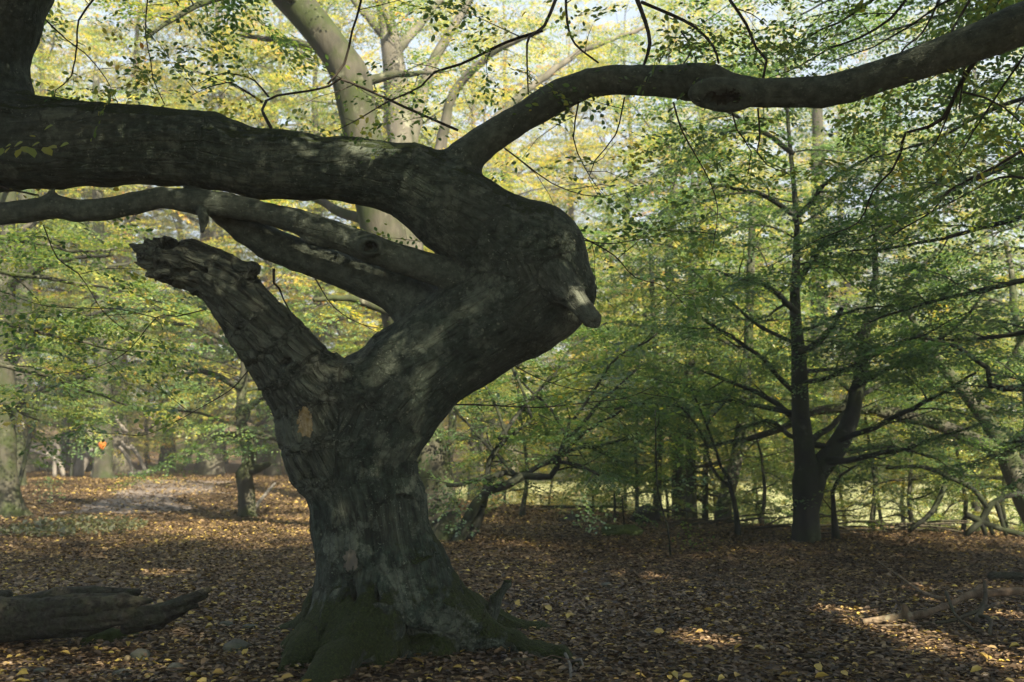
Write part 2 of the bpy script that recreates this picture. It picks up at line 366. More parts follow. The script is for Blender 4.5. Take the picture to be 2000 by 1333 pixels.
def unit(v): v = np.asarray(v, float); return v / (np.linalg.norm(v) + 1e-9)
def foliate(pts, rad, r, start=.25, gap=.42, sec=1.3, spray_gap=.36, flat=.25, endspray=True):
    """side branches and spray anchors along one limb"""
    pts = np.asarray(pts, float); seg = np.linalg.norm(np.diff(pts, axis=0), axis=1); s = np.concatenate([[0], np.cumsum(seg)]); Lt = s[-1]
    tubes_ = []; anc = []; t = start * Lt; side = 1
    while t < Lt:
        k = min(len(seg) - 1, int(np.searchsorted(s, t) - 1)); k = max(0, k); f = (t - s[k]) / (seg[k] + 1e-9); p = pts[k] * (1 - f) + pts[k + 1] * f; d = unit(pts[k + 1] - pts[k])
        h = np.array([d[0], d[1], 0]); 
        if np.linalg.norm(h) < .25: a = r.uniform(0, 6.28); h = np.array([math.cos(a), math.sin(a), 0])
        h = unit(h); perp = np.array([-h[1], h[0], 0]) * side; side = -side
        dv = unit(h * r.uniform(.5, 1.0) + perp * r.uniform(.5, 1.1) + np.array([0, 0, r.normal(.12, flat)]))
        ln = sec * r.uniform(.55, 1.15) * (1 - .45 * t / Lt); m = max(3, int(ln / .25)); q = [p]; dirn = dv.copy()
        for i in range(m):
            dirn = unit(dirn + r.normal(0, .16, 3) + np.array([0, 0, -.05])); q.append(q[-1] + dirn * ln / m)
        r0 = max(.004, min(.02, rad[min(k, len(rad) - 1)] * .5)); tubes_.append(tube(np.array(q), np.linspace(r0, .002, len(q)), 3))
        tt = .2 * ln
        while tt < ln:
            kk = min(m - 1, int(tt / ln * m)); sd = 1 if r.random() < .5 else -1
            hh = unit(q[kk + 1] - q[kk]); hp = np.array([-hh[1], hh[0], 0]) * sd
            anc.append((q[kk] * .5 + q[kk + 1] * .5, unit(hh + hp * r.uniform(.2, 1.0)))); tt += spray_gap * r.uniform(.7, 1.3)
        anc.append((q[-1], dirn)); t += gap * r.uniform(.7, 1.3)
    if endspray: anc.append((pts[-1], unit(pts[-1] - pts[-2])))
    return tubes_, anc
def wander(p0, d0, ln, r, n=7, wob=.18, droop=-.05):
    q = [np.asarray(p0, float)]; d = unit(d0)
    for i in range(n):
        d = unit(d + r.normal(0, wob, 3) + np.array([0, 0, droop])); q.append(q[-1] + d * ln / n)
    return np.array(q)

def gen_tree(seed, H, R0, nlimb, zmin, spread, protos, lean=(0, 0), sgap=.55, gap=.7, scale=1.0, tint=(.45, .2), top_r=.12):
    r = np.random.default_rng(seed); n = 12; z = np.linspace(-.25, H, n); wob = np.cumsum(r.normal(0, .10, (n, 2)), 0); wob[0] = 0
    tp = np.stack([wob[:, 0] + lean[0] * z, wob[:, 1] + lean[1] * z, z], -1); tr = R0 * (1 - .93 * (z.clip(0) / H) ** .9); tr[0] = R0 * 1.5; tr[1:2] *= 1.05
    pt, rt = resample(tp, tr, .7); wood = [tube(pt, rt, 10, .12, seed)]; anc = []
    for i in range(nlimb):
        f = (i + .5) / nlimb; zz = zmin + (H * .97 - zmin) * f ** .9; k = np.searchsorted(pt[:, 2], zz); k = min(max(1, k), len(pt) - 1); p = pt[k]
        az = i * 2.39996 + r.normal(0, .35); prof = math.sin(math.pi * min(1, .22 + .78 * f) ** .9) ** .6 if f < .98 else .3
        ln = spread * max(.35, prof) * r.uniform(.75, 1.15); el = .05 + .95 * f ** 1.5 + r.normal(0, .12)
        d0 = np.array([math.cos(az) * math.cos(el), math.sin(az) * math.cos(el), math.sin(el)])
        q = wander(p, d0, ln, r, 8, .13, -.03); rr = np.linspace(max(.02, rt[k] * .5), .006, len(q)); q2, r2 = resample(q, rr, .5)
        wood.append(tube(q2, r2, 5)); tb, an = foliate(q, rr, r, .2, gap, spread * .36, sgap); anc += an
        if len(tb) < 400: wood += tb
    return wood, place_sprays(anc, r, protos, scale, tint=tint)

# ------------------------------------------------------------------ solid bodies grown from tapered limbs (signed distance field -> one skin)
class Body:
    def __init__(self, lo, hi, h):
        self.lo = np.array(lo, float); self.h = h; self.n = np.ceil((np.array(hi) - self.lo) / h).astype(int) + 1
        self.D = np.full(self.n, 9.0, np.float32); self.segs = []
        self.ax = [self.lo[i] + np.arange(self.n[i]) * h for i in range(3)]
    def _box(self, lo, hi):
        a = np.maximum(0, np.floor((lo - self.lo) / self.h).astype(int)); b = np.minimum(self.n, np.ceil((hi - self.lo) / self.h).astype(int) + 1)
        return tuple(slice(int(x), int(max(x, y))) for x, y in zip(a, b))
    def _grid(self, sl): return [a[s] for a, s in zip(self.ax, sl)]
    def _smin(self, sl, d, k):
        o = self.D[sl]
        if k <= 0: self.D[sl] = np.minimum(o, d); return
        hh = np.clip(.5 + .5 * (o - d) / k, 0, 1); self.D[sl] = o * (1 - hh) + d * hh - k * hh * (1 - hh)
    def chain(self, nodes, label, k=.12, kin=.05, attrs=(0, 0, 0), s0=0.0):
        """nodes: list of (point, radius)"""
        mg = k + .12; pts = np.array([n[0] for n in nodes]); rr = np.array([n[1] for n in nodes])
        sl = self._box((pts - rr[:, None]).min(0) - mg, (pts + rr[:, None]).max(0) + mg); sub = np.full(self.D[sl].shape, 9.0, np.float32)
        off = [s.start for s in sl]
        for (a, ra), (b, rb) in zip(nodes[:-1], nodes[1:]):
            a = np.asarray(a); b = np.asarray(b); m = max(ra, rb) + mg; s2 = self._box(np.minimum(a, b) - m, np.maximum(a, b) + m)
            s2 = tuple(slice(max(x.start, y.start), min(x.stop, y.stop)) for x, y in zip(s2, sl))
            gx, gy, gz_ = self._grid(s2); ab = b - a; L2 = ab.dot(ab)
            X = (gx - a[0])[:, None, None]; Y = (gy - a[1])[None, :, None]; Z = (gz_ - a[2])[None, None, :]
            t = np.clip((X * ab[0] + Y * ab[1] + Z * ab[2]) / L2, 0, 1)
            d = (np.sqrt((X - t * ab[0]) ** 2 + (Y - t * ab[1]) ** 2 + (Z - t * ab[2]) ** 2) - (ra + (rb - ra) * t)).astype(np.float32)
            ls = tuple(slice(x.start - o, x.stop - o) for x, o in zip(s2, off)); o_ = sub[ls]; hh = np.clip(.5 + .5 * (o_ - d) / kin, 0, 1); sub[ls] = o_ * (1 - hh) + d * hh - kin * hh * (1 - hh)
            self.segs.append((a, b, ra, rb, label, s0, attrs)); s0 += math.sqrt(L2)
        self._smin(sl, sub, k)
    def ellipsoid(self, c, rad, k=.06, cut=False, axis=None):
        c = np.asarray(c, float); rad = np.asarray(rad, float); m = rad.max() + k + .08; sl = self._box(c - m, c + m); gx, gy, gz_ = self._grid(sl)
        X = (gx - c[0])[:, None, None]; Y = (gy - c[1])[None, :, None]; Z = (gz_ - c[2])[None, None, :]
        if axis: ca, sa = math.cos(axis), math.sin(axis); X, Z = X * ca + Z * sa, -X * sa + Z * ca
        q = np.sqrt((X / rad[0]) ** 2 + (Y / rad[1]) ** 2 + (Z / rad[2]) ** 2); d = ((q - 1) * rad.min()).astype(np.float32)
        if cut:
            o = self.D[sl]; d = -d; hh = np.clip(.5 - .5 * (o - d) / k, 0, 1); self.D[sl] = o * (1 - hh) + d * hh + k * hh * (1 - hh)
        else: self._smin(sl, d, k)
    def skin(self):
        D = self.D; D[0] = 9; D[-1] = 9; D[:, 0] = 9; D[:, -1] = 9; D[:, :, 0] = 9; D[:, :, -1] = 9
        I = D < 0; nx, ny, nz = D.shape
        cnt = np.zeros((nx - 1, ny - 1, nz - 1), np.uint8)
        for a in (0, 1):
            for b in (0, 1):
                for c in (0, 1): cnt += I[a:nx - 1 + a, b:ny - 1 + b, c:nz - 1 + c]
        act = np.argwhere((cnt > 0) & (cnt < 8)); idx = np.full(cnt.shape, -1, np.int32); idx[tuple(act.T)] = np.arange(len(act))
        cor = [(a, b, c) for a in (0, 1) for b in (0, 1) for c in (0, 1)]; vals = np.stack([D[act[:, 0] + a, act[:, 1] + b, act[:, 2] + c] for a, b, c in cor], -1)
        S = np.zeros((len(act), 3)); C = np.zeros(len(act))
        for i in range(8):
            for j in range(i + 1, 8):
                if sum(abs(p - q) for p, q in zip(cor[i], cor[j])) != 1: continue
                vi, vj = vals[:, i], vals[:, j]; m = (vi < 0) != (vj < 0); t = np.where(m, vi / np.where(m, vi - vj, 1), 0)
                S += np.where(m[:, None], np.array(cor[i]) + t[:, None] * (np.array(cor[j]) - np.array(cor[i])), 0); C += m
        V = self.lo + (act + S / C[:, None]) * self.h; Q = []
        for ax in range(3):
            sh = [slice(0, None)] * 3; a = [slice(None)] * 3; b = [slice(None)] * 3; a[ax] = slice(0, -1); b[ax] = slice(1, None)
            e = I[tuple(a)] != I[tuple(b)]; p = np.argwhere(e); p = p[(p > 0).all(1) & (p < np.array(D.shape) - 1).all(1)]; ins = I[p[:, 0], p[:, 1], p[:, 2]]
            u, v = [(1, 2), (2, 0), (0, 1)][ax]; du = np.zeros(3, int); dv = np.zeros(3, int); du[u] = 1; dv[v] = 1
            q = np.stack([idx[tuple((p - du - dv).T)], idx[tuple((p - dv).T)], idx[tuple(p.T)], idx[tuple((p - du).T)]], -1); q[~ins] = q[~ins][:, ::-1]; Q.append(q)
        Q = np.vstack(Q); return V, Q[(Q >= 0).all(1)]
    def fields(self, V):
        """nearest limb, stretched bark coordinates and blended attributes at each vertex"""
        best = np.full(len(V), 9.0); bl = {}; lab = np.zeros(len(V), int); bark = np.zeros((len(V), 3)); W = np.zeros(len(V)); A = np.zeros((len(V), 3)); axis = np.zeros((len(V), 3))
        for a, b, ra, rb, label, s0, at in self.segs:
            ab = b - a; L = np.linalg.norm(ab); t = np.clip((V - a) @ ab / (L * L), 0, 1); c = a + t[:, None] * ab; pv = V - c; d = np.linalg.norm(pv, axis=1) - (ra + (rb - ra) * t)
            m = d < best; best[m] = d[m]; lab[m] = label; bl[label] = np.minimum(bl.get(label, 9.0), d); s = s0 + t * L
            bark[m] = (pv * 13.0 + (s * 2.6)[:, None] * np.array([.62, .57, .54]) + label * 3.7)[m]; axis[m] = (ab / L)
            wgt = np.exp(-np.clip(d, -.02, 9) / .045); W += wgt; A += wgt[:, None] * np.array(at)
        second = np.full(len(V), 9.0)
        for k_, v_ in bl.items(): second = np.where(lab == k_, second, np.minimum(second, v_))
        return lab, bark, A / (W[:, None] + 1e-12), sstep(0.0, .10, second - best)
def vnormals(V, Q):
    n = np.cross(V[Q[:, 2]] - V[Q[:, 0]], V[Q[:, 3]] - V[Q[:, 1]]); vn = np.zeros_like(V)
    for k in range(4):
        for c in range(3): vn[:, c] += np.bincount(Q[:, k], n[:, c], len(V))
    return vn / (np.linalg.norm(vn, axis=1, keepdims=True) + 1e-12)
def smooth_v(V, Q, it=1, f=.5):
    for _ in range(it):
        S = np.zeros_like(V); C = np.zeros(len(V))
        for k in range(4):
            a, b = Q[:, k], Q[:, (k + 1) % 4]
            for c in range(3): S[:, c] += np.bincount(a, V[b][:, c], len(V)) + np.bincount(b, V[a][:, c], len(V))
            C += np.bincount(a, minlength=len(V)) + np.bincount(b, minlength=len(V))
        V = V * (1 - f) + f * S / np.maximum(C, 1)[:, None]
    return V

# ------------------------------------------------------------------ the old beech
D0 = 8.2
def nd(px, py, hw, d): return (P(px, py, d), hw / FPX * d)
beech = Body((-5.2, 6.2, -.25), (5.2, 9.3, 5.6), .0165)
TR, BIG, UP, LOA, LOB, DEADL, SHOOT, STUB, ROOT = range(9)
trunk_nodes = [nd(768, 1330, 142, D0), nd(762, 1270, 130, D0), nd(752, 1210, 114, D0), nd(733, 1120, 104, D0), nd(718, 1020, 96, D0), nd(704, 930, 101, D0), nd(705, 860, 111, D0), nd(735, 805, 115, D0), nd(790, 745, 102, 8.15),
               nd(855, 692, 96, 8.1), nd(930, 640, 103, 8.05), nd(1000, 598, 110, 8.0), nd(1048, 560, 108, 7.97), nd(1032, 508, 112, 7.95)]
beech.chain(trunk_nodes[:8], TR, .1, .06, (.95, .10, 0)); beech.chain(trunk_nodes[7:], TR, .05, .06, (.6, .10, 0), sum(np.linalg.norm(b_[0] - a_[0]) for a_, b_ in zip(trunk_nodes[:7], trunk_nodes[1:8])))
beech.ellipsoid(P(672, 770, 7.98), (.28, .3, .26), .1)
big_nodes = [nd(1032, 508, 112, 7.95), nd(968, 468, 97, 7.93), nd(885, 412, 84, 7.9), nd(805, 356, 74, 7.88), nd(700, 333, 63, 7.85), nd(600, 328, 65, 7.82), nd(500, 322, 67, 7.78), nd(400, 293, 73, 7.74), nd(300, 284, 76, 7.7),
             nd(200, 282, 80, 7.66), nd(100, 281, 86, 7.62), nd(0, 278, 92, 7.58), nd(-120, 262, 92, 7.5), nd(-300, 235, 80, 7.4)]
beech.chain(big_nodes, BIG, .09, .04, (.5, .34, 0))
beech.chain([nd(-25, 260, 85, 7.6), nd(-20, 180, 70, 7.62), nd(-18, 105, 66, 7.64), nd(5, 40, 70, 7.66), nd(35, -30, 66, 7.7), nd(70, -150, 60, 7.75)], SHOOT, .2, .08, (.5, .1, 0))
up_nodes = [nd(870, 360, 52, 7.9), nd(905, 312, 37, 7.88), nd(950, 275, 31, 7.86), nd(1000, 243, 30, 7.83), nd(1050, 213, 31, 7.8), nd(1100, 182, 31, 7.76), nd(1150, 162, 29, 7.7), nd(1200, 156, 28, 7.65), nd(1300, 160, 30, 7.55), nd(1345, 163, 35, 7.5),
            nd(1390, 165, 38, 7.45), nd(1430, 178, 34, 7.4), nd(1500, 182, 29, 7.33), nd(1600, 182, 31, 7.2), nd(1660, 168, 31, 7.1), nd(1750, 138, 33, 7.0), nd(1850, 103, 36, 6.9), nd(1950, 66, 41, 6.8), nd(2060, 25, 46, 6.7), nd(2250, -45, 46, 6.6)]
beech.chain(up_nodes, UP, .13, .012, (.16, .12, 0))
lo_a = [nd(960, 575, 40, 7.95), nd(935, 556, 35, 7.9), nd(880, 539, 31, 7.85), nd(800, 513, 29, 7.8), nd(722, 485, 29, 7.76), nd(650, 457, 26, 7.72), nd(580, 433, 24, 7.68), nd(500, 412, 22, 7.64), nd(440, 400, 24, 7.62), nd(388, 395, 25, 7.6), nd(317, 386, 20, 7.56),
        nd(260, 398, 21, 7.52), nd(211, 409, 22, 7.5), nd(150, 413, 23, 7.46), nd(106, 404, 24, 7.43), nd(50, 413, 22, 7.4), nd(0, 418, 22, 7.36), nd(-160, 425, 21, 7.3)]
beech.chain(lo_a, LOA, .03, .012, (.08, .05, 0))
lo_b = [nd(850, 645, 70, 8.2), nd(812, 592, 54, 8.22), nd(765, 564, 42, 8.22), nd(710, 545, 37, 8.2), nd(650, 523, 34, 8.16), nd(580, 498, 33, 8.1), nd(522, 474, 33, 8.02), nd(480, 449, 28, 7.94), nd(440, 421, 23, 7.86), nd(405, 398, 18, 7.78), nd(370, 375, 14, 7.75)]
beech.chain(lo_b, LOB, .04, .015, (.06, .05, 0))
dead_n = [nd(700, 1030, 40, 8.25), nd(682, 960, 62, 8.2), nd(655, 905, 78, 8.1), nd(638, 850, 82, 8.05), nd(618, 795, 78, 8.0), nd(588, 738, 71, 7.95), nd(550, 683, 61, 7.9), nd(505, 630, 53, 7.85), nd(462, 578, 47, 7.8), nd(412, 540, 41, 7.75), nd(362, 515, 37, 7.7), nd(322, 503, 33, 7.66), nd(296, 498, 22, 7.64)]
beech.chain(dead_n, DEADL, .08, .08, (.9, .02, 1))
rs_ = np.random.default_rng(4)
for i in range(9):
    t0 = rs_.uniform(.42, .9); n0 = len(dead_n); ia = int(t0 * (n0 - 3)); off = rs_.normal(0, 1, 3); c1, r1 = dead_n[ia]; c2, r2 = dead_n[min(n0 - 1, ia + 2)]; off = off / np.linalg.norm(off); off[1] = -abs(off[1])
    beech.chain([(c1 + off * r1 * .92, .05), ((c1 + c2) / 2 + off * (r1 + r2) * .49, .045), (c2 + off * r2 * .93, .02)], DEADL, .015, .02, (1, 0, 1))
for a, b in (((318, 488, 9, 7.58), (282, 466, 3, 7.57)), ((300, 520, 8, 7.58), (262, 512, 3, 7.56)), ((330, 490, 8, 7.66), (300, 468, 3, 7.66)), ((300, 495, 14, 7.6), (253, 477, 4, 7.58)), ((310, 512, 13, 7.62), (268, 498, 5, 7.6)), ((330, 520, 14, 7.6), (286, 535, 5, 7.58)), ((352, 490, 12, 7.64), (320, 461, 4, 7.62)), ((395, 505, 14, 7.7), (352, 474, 6, 7.66)), ((455, 540, 20, 7.74), (490, 530, 14, 7.7))):
    beech.chain([nd(*a), nd(*b)], DEADL, .03, .02, (1, 0, 1))
beech.chain([nd(625, 745, 30, 7.95), nd(655, 715, 14, 7.95), nd(662, 735, 10, 7.93)], DEADL, .05, .04, (1, 0, 1))
beech.ellipsoid(P(490, 545, 7.62), (.09, .14, .06), .03, True, .7)
beech.ellipsoid(P(330, 480, 7.6), (.09, .2, .035), .02, True, .5)
beech.ellipsoid(P(365, 527, 7.55), (.10, .08, .03), .02, True, .25)
beech.ellipsoid(P(560, 708, 7.66), (.045, .1, .03), .02, True, .4)
beech.ellipsoid(P(395, 530, 7.57), (.05, .07, .025), .02, True, .3)
beech.chain([nd(1080, 545, 40, 7.62), nd(1116, 582, 25, 7.46), nd(1140, 608, 19, 7.38), nd(1156, 626, 17, 7.34)], STUB, .035, .02, (.3, 0, .75))
beech.ellipsoid(P(1160, 628, 7.27), (.03, .05, .025), .012, True)
beech.chain([nd(395, 405, 14, 7.58), nd(396, 428, 8, 7.5), nd(395, 452, 5, 7.47)], LOA, .02, .02, (.3, 0, .3))
beech.chain([nd(640, 470, 18, 7.72), nd(605, 466, 12, 7.68), nd(575, 449, 4, 7.66)], LOA, .02, .02, (.3, 0, .3))
beech.chain([nd(95, 395, 12, 7.44), nd(100, 378, 7, 7.42), nd(108, 366, 3, 7.4)], LOA, .02, .02, (.3, 0, .2))
for cx, cyy, a, b in ((722, 481, 17, 11),):
    c = P(cx, cyy, 7.64); beech.ellipsoid(c, (.11, .075, .085), .03); beech.ellipsoid(P(cx, cyy, 7.55), (.068, .13, .046), .012, True)
c = P(1412, 186, 7.27); beech.ellipsoid(c, (.27, .12, .125), .025, False, -.08); beech.ellipsoid(P(1418, 190, 7.12), (.185, .17, .07), .015, True, -.08)
beech.ellipsoid(P(1360, 150, 7.44), (.16, .12, .09), .06)
# buttresses and roots reaching over the ground
def gnode0(px, py, up, r_): g = G(px, py); return (np.array([g[0], g[1], g[2] + up]), r_)
def root(pts, rr, k=.16):
    nodes = []
    for (px, py, up), r_ in zip(pts, rr):
        g = G(px, py); nodes.append((np.array([g[0], g[1], g[2] + up]), r_))
    beech.chain(nodes, ROOT, k, .1, (.55, .8, 0))
def rootw(pts, rr, k=.16): beech.chain([(np.array([x, y, g1(x, y) + u]), r_) for (x, y, u), r_ in zip(pts, rr)], ROOT, k, .1, (.55, .75, 0))
root([(690, 1235, .40), (640, 1268, .14), (590, 1295, .03), (548, 1312, -.05)], [.22, .15, .10, .06])
root([(720, 1262, .30), (690, 1292, .13), (652, 1318, .05), (600, 1350, -.04)], [.20, .16, .12, .07])
root([(665, 1225, .25), (612, 1248, .07), (570, 1262, .01), (535, 1272, -.06)], [.16, .10, .07, .05])
beech.chain([nd(862, 1180, 44, 8.1), nd(905, 1222, 40, 8.05), nd(950, 1246, 26, 7.95), gnode0(1000, 1268, .03, .095), gnode0(1040, 1278, .015, .08), gnode0(1090, 1286, .01, .07), gnode0(1145, 1306, -.04, .045)], ROOT, .14, .1, (.55, .6, 0))
root([(800, 1265, .2), (840, 1275, .03), (900, 1290, -.08)], [.20, .12, .06])
root([(740, 1275, .2), (735, 1290, .02), (745, 1305, -.06)], [.2, .12, .06])
rootw([(-.85, 8.5, .35), (-.1, 8.95, .04), (.4, 9.25, -.1)], [.25, .12, .06])
rootw([(-1.3, 8.55, .4), (-1.75, 8.9, .05), (-2.1, 9.1, -.08)], [.25, .14, .06])
beech.chain([nd(775, 985, 42, 8.2), nd(798, 1080, 48, 8.15), nd(832, 1150, 47, 8.1), nd(872, 1205, 45, 8.05), nd(905, 1232, 42, 8.0)], TR, .2, .1, (.9, .3, 0))
beech.chain([nd(742, 1000, 58, 8.05), nd(780, 1120, 60, 7.98), nd(822, 1205, 62, 7.9)], TR, .15, .1, (.9, .3, 0))
beech.chain([nd(690, 1080, 60, 8.1), nd(686, 1170, 62, 8.0), nd(668, 1240, 64, 7.85), nd(640, 1285, 50, 7.7)], TR, .18, .08, (.85, .35, 0))
beech.chain([nd(740, 1130, 60, 7.98), nd(745, 1210, 66, 7.86), nd(735, 1275, 60, 7.72)], TR, .18, .08, (.85, .35, 0))
rs = G(950, 1240); beech.chain([(rs + [0, 0, .1], .07), (rs + [.08, -.02, .28], .05), (rs + [.17, -.03, .42], .032), (rs + [.21, -.03, .47], .012)], ROOT, .05, .03, (.6, .4, .3))
beech.ellipsoid(P(822, 1242, 7.62), (.13, .12, .05), .06, True)
beech.ellipsoid(P(745, 1195, 7.66), (.02, .09, .22), .03, True, .2)
beech.ellipsoid(P(795, 1232, 7.66), (.018, .08, .12), .03, True, .2)
beech.ellipsoid(P(690, 1150, 7.67), (.022, .07, .25), .03, True, .3)
bV, bQ = beech.skin(); bV = smooth_v(bV, bQ, 2, .5)
lab, bark, A, bax = beech.fields(bV); bN = vnormals(bV, bQ)
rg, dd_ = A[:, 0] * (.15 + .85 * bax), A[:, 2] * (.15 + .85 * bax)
ridge = 1 - np.abs(vnoise(bark * .55, 31)) * 2
disp = .030 * fbm(bV * 3.2, 2, 21) * (.12 + rg) + .022 * rg * (ridge - .4) + .010 * rg * (1 - 2 * np.abs(vnoise(bark * 1.25, 41))) + .010 * rg * vnoise(bark * 2.4, 43) + .02 * (lab == ROOT) * fbm(bV * 7, 2, 44) + .026 * dd_ * (1 - 2 * np.abs(vnoise(bark * .9, 51))) + .007 * dd_ * vnoise(bark * 2.6, 52) + .0035 * vnoise(bV * 16, 61)
flute = sstep(1.5, .25, bV[:, 2]) * (lab == TR)
disp += flute * .05 * vnoise(bark * .16, 71)
bV = bV + bN * disp[:, None]; bN = vnormals(bV, bQ)
mossy = np.clip(A[:, 1] * .6 + .66 * sstep(.3, .85, bN[:, 2]) * (A[:, 1] > .2) + .30 * sstep(.8, .05, bV[:, 2]) * (dd_ < .3), 0, 1) * .9
mossy = mossy - .35 * sstep(.2, -.4, bN[:, 2])
base = np.array([-1.05, 8.2, g1(-1.05, 8.2)])
tree0 = thing("old_beech", "massive dark pollarded beech, trunk bent right and huge mossy limb swung back left", "tree", base)
part_names = {TR: "trunk", BIG: "main_limb", UP: "limb", LOA: "limb", LOB: "limb", DEADL: "dead_limb", SHOOT: "upright_limb", STUB: "branch_stub", ROOT: "root"}
part_labels = {BIG: "thick mossy limb running level to the left", UP: "long smooth limb arching right with an oval knot hole", LOA: "upper of two smooth grey limbs, with round knot", LOB: "lower of two smooth grey limbs", DEADL: "broken dead limb with splintered end and peeling bark", STUB: "short broken stub on the bend", ROOT: "green mossy surface roots"}
fl = lab[bQ[:, 0]]
for k in range(9):
    q = bQ[fl == k]
    if not len(q): continue
    u, inv = np.unique(q, return_inverse=True)
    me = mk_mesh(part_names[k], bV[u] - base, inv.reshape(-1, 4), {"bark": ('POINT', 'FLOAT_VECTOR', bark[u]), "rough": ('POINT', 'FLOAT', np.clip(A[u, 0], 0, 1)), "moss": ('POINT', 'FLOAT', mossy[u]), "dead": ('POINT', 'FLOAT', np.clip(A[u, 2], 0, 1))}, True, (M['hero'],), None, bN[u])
    o = link(part_names[k], me, tree0)
    if k in part_labels: o["label"] = part_labels[k]
# bare patches of pale wood on the front of the trunk
from mathutils.bvhtree import BVHTree
bvh = BVHTree.FromPolygons(bV.tolist(), bQ.tolist())
def patch(cx, cy_, wpx, hpx, mat, name, label, seed):
    nx, ny = int(wpx * 2.6), int(hpx * 2.6); pts = {}; V = []; Q = []; ok = set()
    def vid(i, j):
        if (i, j) not in pts:
            x = cx + (i - nx / 2); y = cy_ + (j - ny / 2); h = bvh.ray_cast(Vector((0, 0, CAMZ)), Vector(ray(x, y)).normalized(), 12)
            if h[0] is None: return -1
            pts[(i, j)] = len(V); V.append(np.array(h[0]) - np.array(unit(ray(x, y))) * .007)
        return pts[(i, j)]
    for i in range(nx):
        for j in range(ny):
            x = (i - nx / 2) / wpx; y = (j - ny / 2) / hpx; e = x * x + y * y + .7 * vnoise(np.array([[i * .13, j * .10, seed]]), seed)[0] + .55 * vnoise(np.array([[i * .4, j * .3, seed]]), seed)[0]
            if e < .9: ok.add((i, j))
    best = set()
    while ok:
        st = [ok.pop()]; comp = set(st)
        while st:
            i, j = st.pop()
            for n_ in ((i + 1, j), (i - 1, j), (i, j + 1), (i, j - 1)):
                if n_ in ok: ok.discard(n_); comp.add(n_); st.append(n_)
        if len(comp) > len(best): best = comp
    for i, j in sorted(best):
        c = [vid(i, j), vid(i, j + 1), vid(i + 1, j + 1), vid(i + 1, j)]
        if min(c) >= 0: Q.append(c)
    o = link(name, mk_mesh(name, np.array(V) - base, np.array(Q), smooth=True, mats=(mat,)), tree0); o["label"] = label
patch(1420, 190, 38, 14, M['rot'], "knot_rot_shade", "rotten wood in the oval knot of the right-hand limb, painted dark for the shade of the hollow", 8)  # both knots: rotten wood coloured dark to stand in for shade in the cavity
patch(722, 482, 13, 9, M['rot'], "knot_rot_shade", "rotten wood in the round knot of the grey limb, painted dark for the shade of the hollow", 9)
patch(594, 826, 15, 27, M['cut'], "bare_wood_patch", "pale yellow patch of bare wood where bark fell away", 5)
patch(683, 1096, 13, 22, M['trunk_pale'], "bark_scar", "grey scar on the trunk", 6)

# ------------------------------------------------------------------ sun holes: gaps cut in the canopy to let sunlight onto chosen spots
HOLES = []
def hole(p, r): HOLES.append((np.asarray(p, float), r))
for px, py, r_ in ((836, 690, .05), (866, 662, .025), (822, 748, .035), (755, 708, .04), (842, 790, .015), (795, 655, .01), (905, 640, .01), (1128, 595, .06), (1085, 535, .05), (1105, 505, .04), (735, 290, .07), (690, 300, .055), (560, 520, .05), (590, 300, .04)):
    hole(P(px, py, 7.7), r_)
hole(P(1130, 596, 7.40), .04)
for px, py, r_ in ((1640, 1195, .20), (1700, 1222, .18), (1760, 1240, .2), (1820, 1262, .2), (1880, 1276, .22), (1930, 1290, .2), (1995, 1302, .22), (1975, 1205, .18), (1370, 1252, .18), (1345, 1240, .12), (1250, 1125, .22), (1290, 1130, .18), (310, 1120, .22), (335, 1119, .2), (1780, 1150, .10), (1810, 1172, .08), (700, 1000, .2)):
    hole(G(px, py), r_)
def carve(pos, grow=0.0):
    keep = np.ones(len(pos), bool)
    for c, r_ in HOLES:
        v = pos - c; t = v @ SUN; d = np.linalg.norm(v - t[:, None] * SUN, axis=1); keep &= ~((d < r_ + grow) & (t > .6))
    return keep

# crown of the old beech, high over the clearing
r = np.random.default_rng(77)
wood = []; anc = []
hub_l = P(70, -150, 7.75); hub_r = P(2250, -45, 6.6)
for h, ends in ((hub_l, ((-8, 3, 7.6), (-9.5, 7.5, 8.2), (-6, 11, 9.5), (-4.5, .5, 7.4), (-1.2, 1.0, 7.2), (-.6, 4.6, 7.6), (-.6, 7.8, 7.4), (-3.4, 4.4, 8.6), (-1.5, -3, 7.5))),
                (hub_r, ((3.0, .5, 7.4), (1.6, 4.2, 7.4), (1.4, 7.6, 7.6), (5.0, 10.6, 7.6), (8.8, 9.2, 7.6), (9.5, 5.0, 7.6), (7.5, 1.0, 7.2), (4.4, -3, 7.6), (2.6, 9.6, 7.7)))):
    for e in ends:
        e = np.array(e, float); mid = h * .5 + e * .5 + [0, 0, .55]; q, rr = resample([h, h * .8 + e * .2 + [0, 0, .5], mid, e], [.10, .08, .05, .01], .35)
        tb, an = foliate(q, rr, r, .12, .34, 2.6, .34); anc += an
        link("bough", tubes_mesh("bough", [tube(q, rr, 6)] + tb, M['trunk_dark'], base), tree0)
inview = lambda p: (p[:, 2] < CAMZ + .49 * p[:, 1] + .5) & (np.abs(p[:, 0]) < .56 * p[:, 1] + .8) & (p[:, 1] > 0)
ap = np.array([a for a, _ in anc]); iv = inview(ap)
fine_anc = [a for a, v in zip(anc, iv) if v and a[0][1] > 7.5]; anc = [a for a, v in zip(anc, iv) if not v]
pos, dd, nn, ss, tt = place_sprays(fine_anc * 2, r, SPRAYS, .95, tint=(.34, .16)); kp = carve(pos, .05)
o = link("foliage", leaves_mesh("foliage", pos[kp], dd[kp], nn[kp], ss[kp], tt[kp], M['leaf'], True, base=base), tree0, "stuff")
pos, dd, nn, ss, tt = place_sprays(anc, r, SPRAYS_BIG, 1.15, tint=(.3, .14)); kp = carve(pos, .05) & ~inview(pos)
